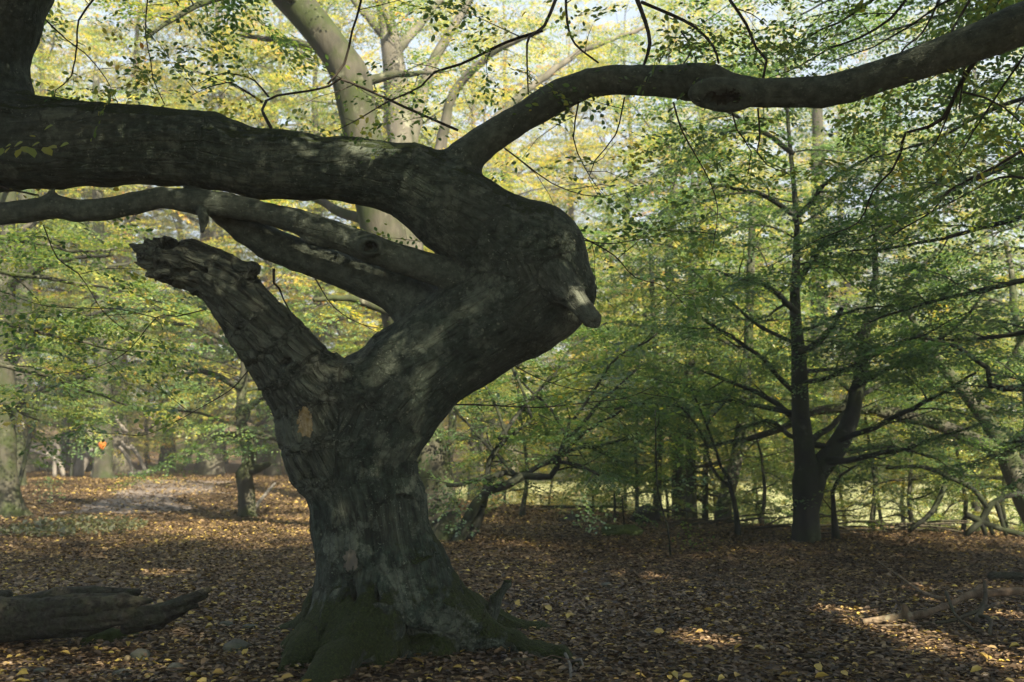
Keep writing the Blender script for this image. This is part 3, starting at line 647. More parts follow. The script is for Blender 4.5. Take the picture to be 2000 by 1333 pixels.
o = link("crown", leaves_mesh("crown", pos[kp], dd[kp], nn[kp], ss[kp], tt[kp], M['leaf'], base=base), tree0, "stuff"); o["label"] = "high leafy crown arching over the clearing"

# ------------------------------------------------------------------ traced twigs of the old beech hanging in front of the view
def px_line(pts, d0, d1, w0, w1, r=None, wob=.0):
    n = len(pts); ds = np.linspace(d0, d1, n); q = np.array([P(x, y, d) for (x, y), d in zip(pts, ds)])
    if r is not None and wob: q[1:] += r.normal(0, wob, q[1:].shape) * [.3, 1, .3]
    return resample(q, np.linspace(w0, w1, n), .10)
r = np.random.default_rng(5)
TWIGS = [  # px trace, depth start/end, radius start/end, leaf count factor
    ([(895, 255), (800, 215), (735, 182), (665, 158), (640, 165), (600, 175), (545, 185), (520, 198)], 8.2, 8.4, .012, .010, .4),
    ([(520, 198), (512, 212), (518, 232), (535, 255)], 8.4, 7.9, .012, .014, 0),
    ([(640, 165), (672, 120), (690, 60), (700, 0), (702, -60)], 8.2, 8.0, .010, .012, .5),
    ([(512, 200), (480, 178), (455, 165), (440, 162), (405, 165), (375, 185)], 8.4, 8.6, .010, .003, .8),
    ([(525, 190), (500, 160), (470, 145), (440, 142), (415, 155), (390, 160)], 8.4, 8.7, .009, .003, .7),
    ([(1060, 60), (990, 80), (900, 125), (850, 140), (820, 170), (760, 200), (700, 230), (660, 255)], 8.6, 8.9, .016, .004, .9),
    ([(1085, 0), (1060, 50), (1030, 80), (1025, 110), (1035, 180)], 8.4, 8.0, .018, .006, .6),
    ([(1105, -10), (1108, 40), (1125, 90), (1165, 125)], 8.2, 7.9, .012, .008, .6),
    ([(1240, -10), (1262, 40), (1270, 80), (1258, 122)], 8.0, 7.7, .022, .012, .3),
    ([(1252, 5), (1310, 30), (1360, 55), (1390, 90), (1405, 128)], 8.0, 7.6, .016, .010, .5),
    ([(1425, 0), (1460, 45), (1478, 90), (1498, 120), (1490, 152)], 7.8, 7.5, .014, .010, .5),
    ([(1330, 62), (1345, 100), (1328, 128)], 7.9, 7.6, .008, .006, .3),
    ([(1315, 200), (1330, 255), (1365, 305), (1390, 350), (1402, 410), (1395, 470), (1385, 520)], 7.5, 7.9, .008, .002, .7),
    ([(1428, 212), (1445, 255), (1468, 300), (1462, 340)], 7.4, 7.7, .008, .003, .6),
    ([(1480, 212), (1480, 270), (1475, 300), (1500, 325), (1540, 345)], 7.3, 7.6, .008, .003, .6),
    ([(1220, 190), (1200, 260), (1165, 320), (1150, 350), (1172, 385)], 7.6, 8.0, .007, .002, .5),
    ([(1130, 200), (1125, 270), (1140, 320), (1165, 375), (1215, 420)], 7.7, 8.2, .007, .002, .5),
    ([(985, 290), (1025, 325), (1080, 360), (1140, 380), (1185, 385), (1230, 370)], 7.9, 8.3, .007, .003, .7),
    ([(1950, 85), (1900, 125), (1880, 165), (1840, 230), (1815, 245), (1765, 260), (1760, 300), (1740, 340), (1705, 370), (1680, 430), (1600, 470), (1500, 520)], 7.0, 8.6, .020, .003, 1.0),
    ([(1870, 175), (1850, 215), (1825, 280), (1800, 300)], 7.2, 7.8, .010, .003, .7),
    ([(1880, 180), (1920, 195), (1960, 215), (2000, 250), (2060, 290)], 7.1, 7.2, .009, .004, .7),
    ([(1885, 118), (1878, 170), (1870, 215)], 7.0, 7.3, .009, .006, .4),
    ([(2010, 285), (1940, 330), (1860, 370), (1820, 410), (1760, 450), (1700, 490)], 8.4, 9.8, .016, .004, 1.2),
    ([(2020, 350), (1950, 345), (1880, 385), (1800, 420), (1700, 445)], 8.8, 10.0, .013, .003, 1.2),
    ([(2010, 95), (1960, 170), (1900, 260), (1850, 330), (1780, 400)], 7.2, 8.8, .010, .003, 1.0),
    ([(1770, 0), (1740, 40), (1680, 75), (1620, 95), (1560, 130), (1500, 150)], 8.0, 8.6, .014, .004, 1.0),
    ([(1720, -10), (1640, 40), (1600, 60), (1560, 90), (1520, 120)], 8.2, 8.8, .012, .004, 1.0),
    ([(1900, -10), (1880, 40), (1860, 60), (1848, 100)], 7.6, 7.2, .012, .007, .5),
    ([(1835, 0), (1800, 60), (1770, 90), (1750, 118)], 7.8, 7.2, .010, .006, .6),
    ([(190, -10), (155, 40), (150, 85), (130, 140), (110, 180), (105, 200)], 8.4, 8.2, .010, .004, .7),
    ([(85, 35), (130, 75), (165, 105), (205, 150), (232, 205)], 8.0, 8.2, .007, .003, .6),
    ([(289, -10), (290, 70), (298, 120), (305, 160), (322, 207)], 8.2, 7.9, .006, .004, .5),
    ([(535, 525), (535, 550), (545, 565), (555, 590), (570, 620)], 8.2, 8.3, .012, .006, 0),
    ([(860, 470), (850, 495), (890, 505), (905, 510)], 8.4, 8.6, .007, .003, .2),
    ([(-20, 355), (20, 370), (50, 380), (80, 382)], 7.4, 7.5, .008, .006, .2),
    ([(400, 605), (350, 620), (310, 620), (262, 680), (210, 712), (165, 722), (105, 730)], 8.4, 9.5, .006, .003, .9),
    ([(310, 622), (230, 605), (180, 603), (80, 595), (0, 568), (-40, 555)], 8.8, 9.4, .005, .003, .9),
    ([(490, 718), (455, 755), (430, 775), (380, 805), (330, 830), (280, 850), (230, 845)], 8.6, 9.8, .006, .002, .9),
    ([(85, 440), (110, 500), (150, 530), (180, 580), (200, 605), (240, 640), (270, 655)], 7.9, 9.0, .006, .003, .8),
    ([(870, 790), (950, 795), (1050, 792), (1150, 785), (1230, 775), (1300, 745)], 8.6, 9.4, .008, .003, .9),
    ([(1130, 460), (1200, 500), (1240, 540), (1300, 560), (1340, 600)], 8.2, 9.0, .007, .003, .9),
    ([(1140, 470), (1190, 480), (1260, 470), (1330, 450)], 8.2, 8.8, .006, .002, .8),
    ([(980, 700), (1050, 740), (1120, 760), (1200, 770)], 8.4, 9.2, .006, .003, .8),
    ([(600, 515), (650, 600), (720, 640), (790, 640)], 8.5, 9.6, .006, .003, .5),
]
for pts, d0, d1, w0, w1, lf in TWIGS:
    q, rr = px_line(pts, d0, d1, w0, w1, r, .03); tb = [tube(q, rr, 5, .15, 3)]; anc = []
    if lf > 0:
        t2, anc = foliate(q, rr, r, .1, .34 / lf, .75, .34, .35)
        if w0 < .017: tb += t2
    tw = link("twig", tubes_mesh("twig", tb, M['twig'], base), tree0)
    if anc:
        pos, dd, nn, ss, tt = place_sprays(anc, r, SPRAYS, .72, .35, (.42, .2)); kp = r.random(len(pos)) < .42
        link("leaf_spray", leaves_mesh("leaf_spray", pos[kp], dd[kp], nn[kp], ss[kp] * 1.15, tt[kp], M['leaf'], True, base=base), tw, "stuff")
# the little leafy twig in front of the big limb at the left edge: its leaves can be told apart
q, rr = px_line([(-40, 296), (0, 290), (40, 287), (80, 288), (120, 285)], 6.6, 6.7, .004, .002)
tw = link("twig", tubes_mesh("twig", [tube(q, rr, 5)], M['twig'], base), tree0); tw["label"] = "sunlit leafy twig in front of the big limb"
for x, y, x2, y2 in ((5, 289, 0, 305), (20, 288, 10, 300), (28, 287, 45, 278), (42, 287, 58, 300), (55, 287, 68, 309), (62, 287, 78, 279), (84, 288, 102, 305), (95, 287, 112, 290), (118, 286, 135, 281), (10, 289, 22, 283), (70, 268, 58, 266), (86, 255, 104, 245), (40, 291, 32, 309)):
    a = P(x, y, 6.62); b = P(x2, y2, 6.58); L = np.linalg.norm(b - a)
    me = leaves_mesh("leaf", a[None], (b - a)[None], np.array([[r.normal(0, .4), -.8, .6]]), np.array([max(.05, L)]), np.array([r.uniform(.55, .72)]), M['leaf'], True, base=base); link("leaf", me, tw)

# ------------------------------------------------------------------ unseen beeches added around the camera so their crowns shade the clearing
r = np.random.default_rng(91)
for k, (x, y, H, lb) in enumerate(((4.6, -1.6, 18, "just behind the viewpoint on the right"), (9.5, -3.5, 19, "further behind the viewpoint on the right"), (-.5, -4, 18, "directly behind the viewpoint"), (13.5, 1.5, 17, "to the right of the fallen branch"),
                                    (-7, -2.5, 14, "left of the viewpoint"), (10.5, 5.5, 12, "close beside the fallen branch"))):
    wood, (pos, dd, nn, ss, tt) = gen_tree(300 + k, H, .3, 26, 5.0, 5.0, SPRAYS_BIG, tint=(.35, .15), gap=.5, sgap=.42, scale=1.3)
    b = np.array([x, y, g1(x, y)]); kp = carve(pos + b, .06); kp &= (pos + b)[:, 2] > 2.4 + .48 * np.clip((pos + b)[:, 1], 0, 30)
    t = thing("shade_beech", "added shade beech standing " + lb + ", outside the view", "tree", b, "unseen shade beeches around the viewpoint")
    link("trunk", tubes_mesh("trunk", wood, M['trunk']), t); link("crown", leaves_mesh("crown", pos[kp], dd[kp], nn[kp], ss[kp], tt[kp], M['leaf']), t, "stuff")  # trunk and crown of the added, unseen shade beech

# ------------------------------------------------------------------ traced trees of the middle distance
def traced_tree(name, label, stem, d, limbs, mat, seed, tint=(.4, .18), extra=0, spread=3.0, zmin=2.0, protos=SPRAYS, scale=1.0, gap=.48, sgap=.25, group=None, shift=1.0, sides=12, sec=1.5, flare=1.35):
    r = np.random.default_rng(seed); g = P(stem[0][0], stem[0][1], d); b = np.array([g[0], g[1], g1(g[0], g[1])])
    pts = [P(x, y, d) for x, y, _ in stem]; pts[0] = b - [0, 0, .15]; pts.insert(1, b * .75 + pts[1] * .25) if len(pts) > 1 else None
    rad = [hw / FPX * d for _, _, hw in stem]; rad = [rad[0] * flare, rad[0]] + rad[1:]
    q, rr = resample(pts, rad, .22); t = thing(name, label, "tree", b, group)
    link("trunk", tubes_mesh("trunk", [tube(q, rr, sides, .16, seed)], mat, b), t); anc = []
    for lm in limbs:
        lp, dep = lm[0], lm[1]; n = len(lp); lq = np.array([P(x, y, d + dep * (i / max(1, n - 1))) for i, (x, y, _) in enumerate(lp)]); lr = np.array([h / FPX * d for _, _, h in lp])
        lq, lr = resample(lq, lr, .18); lq = lq + np.cumsum(r.normal(0, .016, lq.shape), 0) * np.minimum(1, np.arange(len(lq)) / 4)[:, None]; tb, an = foliate(lq, lr, r, lm[2] if len(lm) > 2 else .35, gap, sec, sgap); anc += an
        link("limb", tubes_mesh("limb", [tube(lq, lr, 7, .1, seed)] + tb, mat, b), t)
    for i in range(extra):
        f = (i + .5) / extra; zz = b[2] + zmin + (q[-1][2] - b[2] - zmin) * f; k = min(len(q) - 1, max(1, int(np.argmin(np.abs(q[:, 2] - zz))))); az = i * 2.4 + r.normal(0, .4); el = .05 + .5 * f + r.normal(0, .15)
        w_ = wander(q[k], (math.cos(az) * math.cos(el), math.sin(az) * math.cos(el), math.sin(el)), spread * r.uniform(.7, 1.15) * (1 - .3 * f), r, 8, .14, -.03); wr = np.linspace(max(.012, rr[k] * .35), .005, len(w_))
        w2, wr2 = resample(w_, wr, .3); tb, an = foliate(w_, wr, r, .2, gap, sec, sgap); anc += an; link("bough", tubes_mesh("bough", [tube(w2, wr2, 5)] + tb, mat, b), t)
    if anc:
        pos, dd, nn, ss, tt = place_sprays(anc, r, protos, scale, tint=tint)
        o = link("crown", leaves_mesh("crown", pos, dd, nn, ss, tt, M['leaf'], base=b), t, "stuff"); o.color = (shift, 1, 1, 1)
    return t

traced_tree("leaning_beech", "tall thick beech leaning left, rising behind the bent trunk, sunlit at the top", [(864, 1056, 44), (852, 1000, 40), (840, 900, 38), (815, 750, 37), (782, 600, 38), (750, 450, 40), (715, 300, 40), (697, 220, 38), (680, 140, 37), (640, 80, 36), (590, 20, 36), (545, -40, 34), (470, -220, 30), (420, -420, 20)], 16.6,
    [([(690, 150, 14), (640, 100, 10), (560, 75, 8), (470, 70, 4)], 2.0), ([(560, -10, 16), (480, -20, 10), (380, 10, 6), (280, 60, 3)], -2.0), ([(545, -40, 16), (600, -120, 12), (700, -160, 7)], 1.0), ([(745, 440, 13), (640, 400, 9), (520, 330, 6), (420, 300, 3)], 2.5), ([(790, 620, 10), (700, 590, 7), (620, 590, 4)], -1.5, .5)],
    M['trunk'], 11, (.5, .2), 6, 3.2, 6.0, flare=1.5)
traced_tree("pale_beech", "pale smooth-barked beech with fanning upper limbs, standing behind the leaning beech", [(812, 1010, 34), (805, 800, 31), (798, 500, 29), (788, 330, 28), (775, 200, 25), (765, 100, 20), (750, 20, 17), (735, -60, 14), (720, -250, 9)], 24,
    [([(790, 320, 18), (820, 200, 14), (850, 100, 11), (900, 20, 8), (950, -60, 5)], 1.5, .6), ([(795, 420, 14), (850, 300, 12), (880, 180, 9), (960, 100, 7), (1060, 55, 4)], -1.5, .6), ([(768, 110, 12), (830, 40, 9), (885, -30, 6)], 2.5, .6), ([(800, 480, 14), (900, 330, 11), (1000, 200, 9), (1120, 110, 7), (1260, 60, 4)], 3.0, .6), ([(760, 80, 10), (700, 20, 7), (640, -60, 4)], 0, .6)],
    M['trunk_pale'], 12, (.55, .2), 5, 3.5, 7)
traced_tree("twin_stemmed_beech", "dark twin-stemmed tree forking low at the edge of the bank", [(1572, 1048, 28), (1575, 1000, 26), (1578, 940, 31), (1572, 890, 21), (1563, 810, 18), (1560, 700, 14), (1552, 590, 10), (1556, 440, 6), (1540, 250, 4), (1530, 50, 2)], 17.4,
    [([(1580, 945, 26), (1598, 915, 23), (1630, 870, 20), (1655, 810, 16), (1668, 730, 13), (1675, 650, 10), (1690, 540, 7), (1692, 390, 4), (1722, 180, 2)], .6, .35),
     ([(1612, 900, 9), (1650, 898, 6), (1700, 885, 5), (1760, 872, 4), (1830, 845, 3), (1920, 815, 2)], -2.0, .3), ([(1640, 860, 6), (1700, 835, 5), (1790, 790, 4), (1900, 720, 2)], -3.0), ([(1663, 760, 6), (1710, 735, 5), (1770, 708, 4), (1860, 650, 3), (1930, 570, 2)], -1.5),
     ([(1562, 775, 6), (1530, 748, 5), (1480, 705, 4), (1400, 650, 4), (1340, 600, 3)], -1.0), ([(1566, 835, 8), (1530, 800, 6), (1480, 765, 5), (1380, 720, 3)], 1.0), ([(1560, 690, 8), (1600, 660, 6), (1640, 600, 4)], -2), ([(1558, 610, 7), (1490, 560, 5), (1400, 530, 3)], -2.5), ([(1672, 660, 7), (1740, 600, 5), (1830, 500, 3)], 1.0),
     ([(1570, 870, 8), (1620, 840, 6), (1700, 770, 5), (1780, 745, 3)], 2.0), ([(1572, 860, 6), (1540, 850, 5), (1500, 830, 4), (1440, 850, 2)], 1.5), ([(1556, 560, 7), (1600, 480, 5), (1680, 430, 3)], -2.5), ([(1552, 420, 6), (1480, 380, 4), (1380, 350, 2)], -2), ([(1690, 400, 6), (1780, 370, 4), (1900, 330, 2)], -2), ([(1552, 430, 6), (1620, 360, 4), (1720, 300, 2)], -2.5), ([(1548, 300, 6), (1450, 230, 4), (1350, 180, 2)], -2)],
    M['trunk_dark'], 13, (.24, .14), 20, 3.4, 1.6, gap=.40, sgap=.19, sec=1.8, flare=1.1)
traced_tree("arching_beech", "leaning tree at the foot of the bank with a long grey arching limb", [(2040, 1040, 27), (2010, 980, 25), (1985, 930, 23), (1968, 893, 21), (1945, 850, 15), (1905, 795, 12), (1865, 745, 11), (1825, 695, 9), (1790, 640, 6), (1750, 560, 4)], 19.2,
    [([(1972, 900, 17), (1945, 882, 14), (1890, 850, 14), (1800, 822, 13), (1720, 806, 11), (1650, 803, 10), (1590, 815, 8), (1540, 845, 7), (1490, 858, 6), (1440, 868, 4), (1370, 872, 3)], -.5, .7), ([(1965, 885, 12), (1985, 862, 10), (2010, 840, 8), (2060, 800, 5)], -1, .6), ([(1900, 790, 7), (1960, 730, 5), (2010, 650, 3)], -1.0), ([(1640, 802, 6), (1655, 785, 6), (1662, 765, 5), (1640, 745, 4)], 0, .9), ([(1990, 940, 14), (2010, 860, 12), (1990, 700, 10), (1965, 600, 8), (1950, 480, 5)], 1.5, .5)],
    M['trunk'], 14, (.3, .16), 5, 3.0, 2.2)
traced_tree("overhanging_beech", "beech beside the view on the right, long level boughs reaching across the bank", [(2260, 1120, 40), (2260, 900, 34), (2255, 600, 30), (2250, 300, 26), (2240, 0, 20), (2230, -300, 12)], 13.0,
    [([(2250, 330, 9), (2100, 290, 8), (1950, 330, 6), (1800, 400, 4), (1660, 470, 2)], 1.0, .2), ([(2252, 450, 9), (2120, 400, 8), (1960, 440, 6), (1800, 480, 4), (1650, 500, 2)], 2.0, .2), ([(2255, 560, 9), (2120, 520, 7), (1980, 560, 6), (1840, 590, 4), (1700, 640, 2)], 1.0, .2), ([(2255, 640, 9), (2140, 640, 7), (2000, 650, 6), (1900, 660, 4), (1790, 650, 2)], 2.5, .25),
     ([(2258, 760, 9), (2120, 740, 8), (2000, 752, 7), (1930, 748, 6), (1925, 715, 5), (1870, 670, 4), (1795, 640, 3)], 0, .5), ([(2250, 250, 9), (2120, 180, 7), (1980, 200, 5), (1850, 260, 3), (1720, 300, 2)], 1.5, .2), ([(2240, 100, 9), (2100, 20, 7), (1950, 10, 5), (1800, 40, 3), (1680, 80, 2)], 1.5, .2), ([(2240, 60, 8), (2080, -60, 6), (1900, -80, 5), (1700, -40, 3), (1560, 20, 2)], 2.0, .2), ([(2258, 820, 7), (2150, 830, 5), (2040, 860, 4), (1960, 870, 2)], 1.5, .2)],
    M['trunk_dark'], 21, (.20, .13), 0, gap=.34, sgap=.19, sec=1.6)
traced_tree("screening_beech", "beech beside the view on the left, its leafy boughs screening the path", [(-220, 1090, 38), (-215, 800, 32), (-210, 400, 26), (-205, 0, 20), (-200, -250, 12)], 14.5,
    [([(-212, 560, 8), (-80, 520, 6), (60, 540, 5), (200, 570, 3), (320, 610, 2)], 1.5, .2), ([(-212, 640, 8), (-80, 620, 6), (60, 640, 5), (200, 680, 3), (330, 700, 2)], 2.5, .2), ([(-214, 720, 8), (-80, 700, 6), (50, 720, 5), (160, 750, 3), (260, 790, 2)], 2.0, .2), ([(-212, 480, 8), (-90, 450, 6), (40, 460, 5), (180, 480, 3), (290, 470, 2)], 3.0, .2), ([(-214, 780, 7), (-100, 780, 5), (0, 790, 4), (90, 820, 2)], 1.0, .25)],
    M['trunk'], 22, (.42, .17), 0, gap=.38, sgap=.22, sec=1.4)
traced_tree("left_beech", "beech with flared mossy base beside the worn path", [(18, 1004, 31), (12, 950, 25), (9, 880, 22), (8, 700, 20), (14, 450, 17), (20, 200, 14), (25, -60, 12), (28, -260, 8)], 23,
    [([(10, 700, 9), (90, 640, 7), (200, 610, 5), (300, 600, 3)], -3), ([(10, 560, 9), (100, 520, 6), (220, 500, 3)], -2), ([(12, 480, 8), (90, 420, 6), (170, 400, 3)], 2), ([(10, 800, 8), (100, 760, 6), (190, 740, 3)], -3), ([(15, 350, 8), (100, 260, 5), (220, 200, 3)], -2)], M['trunk'], 15, (.45, .2), 7, 4.0, 3.0, flare=1.7)
traced_tree("crooked_beech", "small crooked mossy tree with a kinked trunk and a short side stub", [(484, 1006, 18), (481, 962, 16), (476, 925, 17), (487, 908, 16), (487, 880, 14), (476, 850, 12), (470, 800, 10), (478, 700, 8), (470, 560, 6)], 22.8,
    [([(486, 918, 13), (505, 915, 9), (518, 908, 7), (527, 904, 4)], -.3, 2.0), ([(478, 850, 8), (430, 850, 5), (380, 880, 3), (330, 905, 2)], -2.0), ([(474, 810, 7), (520, 770, 5), (580, 740, 3)], -1), ([(474, 760, 7), (400, 730, 5), (330, 740, 3)], -2), ([(474, 700, 6), (380, 640, 4), (300, 640, 2)], 0), ([(476, 840, 6), (520, 850, 4), (570, 870, 2)], -1.5)], M['trunk'], 16, (.32, .15), 10, 2.6, 1.6, sgap=.2)
traced_tree("sprawling_beech", "low sprawling tree with twisted dark branches spreading beside the leaning beech", [(893, 1062, 13), (905, 1035, 12), (931, 983, 11), (956, 958, 9), (991, 947, 8), (1021, 930, 8)], 16.0,
    [([(1021, 930, 7), (1051, 931, 7), (1076, 931, 6), (1090, 911, 5), (1099, 889, 5), (1111, 858, 4), (1120, 820, 3)], -.5, .4), ([(1021, 930, 6), (1050, 912, 5), (1075, 902, 5), (1100, 886, 4), (1150, 875, 3), (1200, 900, 2)], .8, .3), ([(941, 990, 9), (951, 953, 8), (966, 932, 7), (991, 923, 6), (1021, 929, 6)], .3, .8), ([(966, 931, 5), (925, 938, 4), (900, 943, 4), (872, 942, 3)], -.5, .5), ([(1005, 927, 4), (980, 900, 4), (962, 880, 3), (950, 850, 2)], .8, .3),
     ([(905, 1030, 10), (918, 1050, 10), (935, 1005, 9), (945, 960, 7), (955, 900, 6), (990, 855, 5), (1040, 820, 3)], .6, .5), ([(975, 858, 5), (1020, 800, 4), (1080, 740, 3)], .5, .2), ([(1098, 888, 4), (1140, 840, 3), (1200, 800, 2)], -1, .2), ([(1075, 903, 4), (1120, 905, 3), (1170, 930, 2)], -1.2, .2), ([(960, 880, 4), (920, 840, 3), (880, 800, 2)], 1, .2), ([(1110, 860, 4), (1070, 790, 3), (1010, 720, 2)], .8, .2), ([(1111, 858, 4), (1180, 780, 3), (1260, 720, 2)], .5, .2), ([(990, 855, 4), (960, 780, 3), (930, 730, 2)], .8, .2), ([(1040, 820, 3), (1000, 720, 3), (950, 650, 2)], 1.2, .1), ([(1080, 740, 3), (1120, 680, 2.5), (1190, 630, 2)], .8, .1), ([(1120, 820, 3), (1200, 720, 2.5), (1290, 660, 2)], -.6, .1), ([(1200, 800, 2.5), (1270, 780, 2), (1340, 790, 1.5)], .4, .1), ([(1150, 875, 3), (1230, 860, 2.5), (1300, 880, 1.5)], .6, .1), ([(1010, 720, 3), (1060, 640, 2.5), (1100, 580, 2)], 1.0, .1)],
    M['trunk_dark'], 17, (.28, .14), 0, gap=.30, sgap=.19, sec=1.2, scale=.9)
traced_tree("forked_sapling", "thin dark sapling forking into a Y on the bank edge beside the twin stems", [(1441, 1040, 6), (1438, 1005, 5), (1434, 980, 4.5), (1426, 950, 4.5), (1424, 935, 4), (1408, 912, 3.5), (1398, 880, 3), (1380, 830, 2.5), (1350, 760, 2)], 18.2,
    [([(1424, 950, 3.5), (1405, 934, 3), (1384, 902, 3), (1370, 860, 2.5), (1335, 813, 2), (1290, 770, 1.5)], -.6, .45), ([(1380, 830, 2), (1420, 770, 2), (1450, 700, 1)], .6, .3)], M['trunk_dark'], 18, (.38, .15), 0, sides=8)
traced_tree("marked_beech", "distant beech with mossy foot bearing an orange mark", [(203, 946, 22), (201, 920, 18), (201, 860, 17), (200, 760, 15), (197, 640, 13), (192, 400, 10), (188, 150, 7)], 40, [([(200, 700, 8), (280, 640, 5), (360, 600, 3)], -2), ([(200, 650, 8), (120, 600, 5), (50, 590, 3)], -2)], M['trunk'], 19, (.55, .2), 9, 5.0, 3.5, protos=SPRAYS_BIG, flare=1.6)
for k, (st, d, lb) in enumerate((([(1405, 1018, 17), (1415, 985, 15), (1430, 930, 14), (1445, 860, 12), (1460, 700, 10), (1470, 400, 7)], 23, "mossy trunk leaning right behind the forked sapling"),
        ([(1352, 1018, 12), (1350, 950, 11), (1349, 850, 10), (1350, 650, 8), (1355, 350, 6)], 24, "straight slim trunk next to the leaning mossy one, behind the bank"),
        ([(1320, 1016, 11), (1322, 940, 9), (1330, 850, 8), (1345, 700, 6), (1360, 480, 4)], 25, "slender trunk curving right, beside the straight slim one"),
        ([(1288, 1012, 9), (1284, 940, 8), (1288, 850, 7), (1280, 700, 6), (1270, 480, 4)], 25, "slender trunk rising next to the dark root mound"),
        ([(1375, 1018, 7), (1378, 950, 6), (1380, 860, 5), (1390, 700, 4)], 26, "thin pole-like trunk between the slim and the leaning trunks"),
        ([(1605, 1005, 20), (1603, 800, 18), (1600, 600, 17), (1598, 350, 14), (1595, 150, 10)], 32, "pale straight trunk far behind the twin-stemmed tree"),
        ([(20, 960, 22), (35, 800, 20), (45, 600, 19), (50, 420, 17), (55, 200, 13)], 34, "pale trunk far behind the flared beech by the path"))):
    traced_tree("background_beech", lb, st, d, [], M['trunk'], 30 + k, (.42, .17), 10, 3.2, 2.0, SPRAYS_BIG, sides=9)
for k, (st, d, lb) in enumerate((([(30, 946, 4), (55, 872, 4), (72, 800, 3.5), (82, 720, 2.5)], 27, "thin sapling leaning right beside the flared beech"), ([(1310, 1090, 2.5), (1308, 1062, 2), (1304, 1030, 2), (1285, 960, 2), (1281, 880, 1.6), (1280, 800, 1.2)], 14.4, "whip-thin bare sapling standing in the open leaf litter"), ([(1632, 1040, 8), (1628, 1000, 5), (1626, 960, 4), (1640, 930, 3), (1690, 900, 2)], 17.8, "stunted shrubby sapling beside the twin-stemmed tree"), ([(1220, 1038, 2), (1217, 1000, 1.6), (1215, 970, 1.2)], 18.5, "tiny bare seedling near the moss cushion"), ([(1200, 1015, 3), (1201, 985, 2.5), (1200, 960, 2)], 20.5, "short bare sapling by the dark root mound"))):
    traced_tree("sapling", lb, st, d, [], M['trunk_dark'], 50 + k, (.4, .15), (4, 3, 5, 2, 2)[k], (.9, .35, .8, .25, .3)[k], (.6, .5, .3, .3, .3)[k], sides=6, gap=.5, sec=.5, flare=1.2)

# ------------------------------------------------------------------ the wood behind: full trees, copied
PROTO = []
for k in range(6):
    wood, lv = gen_tree(400 + k, (19, 21, 17, 14, 20, 11)[k], (.30, .34, .26, .2, .32, .16)[k], (30, 32, 28, 24, 30, 20)[k], (1.6, 3, 1.2, 1.0, 2.2, .7)[k], (5.2, 5.6, 5.0, 4.4, 5.4, 3.6)[k], SPRAYS_BIG, gap=.66, sgap=.56, scale=1.1, tint=(.52, .17))
    PROTO.append((tubes_mesh("trunk", wood, M['trunk_pale' if k in (1, 4) else 'trunk']), leaves_mesh("crown", *lv, M['leaf'])))
r = np.random.default_rng(23)
spots = []
SHRUB = [0]; ORD = ('first', 'second', 'third', 'fourth', 'fifth', 'sixth', 'seventh', 'eighth', 'ninth', 'tenth', 'eleventh', 'twelfth')
def far_tree(px, d, k, shift, rot=None, s=1.0):
    x = (px - 1000) / FPX * d; b = (x, d, g1(x, d) - .05)
    size = "low spreading" if s < .62 else ("tall dense", "very tall high-crowned", "broad low-branched", "young spreading", "tall slim-limbed", "small bushy")[k]; hue = "green" if shift < 1.06 else "yellow-green" if shift < 1.2 else "yellow" if shift < 1.32 else "golden"
    zone = "on the slope below the bank" if x > -3 and d < 32 else "on the far side of the meadow" if x > -3 and d < 64 else "deep in the wood beyond the meadow" if x > -3 else "at the edge of the clearing by the path" if d < 46 else "deep in the wood beyond the path"
    t = thing("woodland_tree", f"{size} beech in {hue} leaf, {zone}", "tree", b, f"{size} {hue} beeches {zone}")
    if s < .5 and d < 25:
        t.name = "beech_shrub"; tag(t, f"low leafy beech shrub behind the bank edge, {ORD[SHRUB[0]]} along from the sprawling tree", "shrub", "shrubs along the bank edge"); SHRUB[0] += 1
    t.rotation_euler = (0, 0, r.uniform(0, 6.28) if rot is None else rot); t.scale = (s, s, s)
    tr, cr = PROTO[k]; link("trunk", tr, t); c = link("crown", cr, t, "stuff"); c.color = (shift, 1, 1, 1)
for row, (d, step) in enumerate(((27, 330), (33, 260), (40, 220), (48, 190), (58, 160), (70, 140), (84, 125), (100, 110))):
    px = -260 + r.uniform(0, step)
    while px < 2300:
        dd_ = d + r.uniform(-3, 3); clear = (px < 930 and dd_ < 43) or (px > 930 and dd_ < 53 and r.random() < .8)
        if not clear: far_tree(px, dd_, int(r.integers(6)), 1 + r.normal(.15 if px < 1500 else .06, .09), s=r.uniform(.9, 1.15) * (1.25 if px < 930 and dd_ < 62 else 1))
        px += step * r.uniform(.65, 1.35)
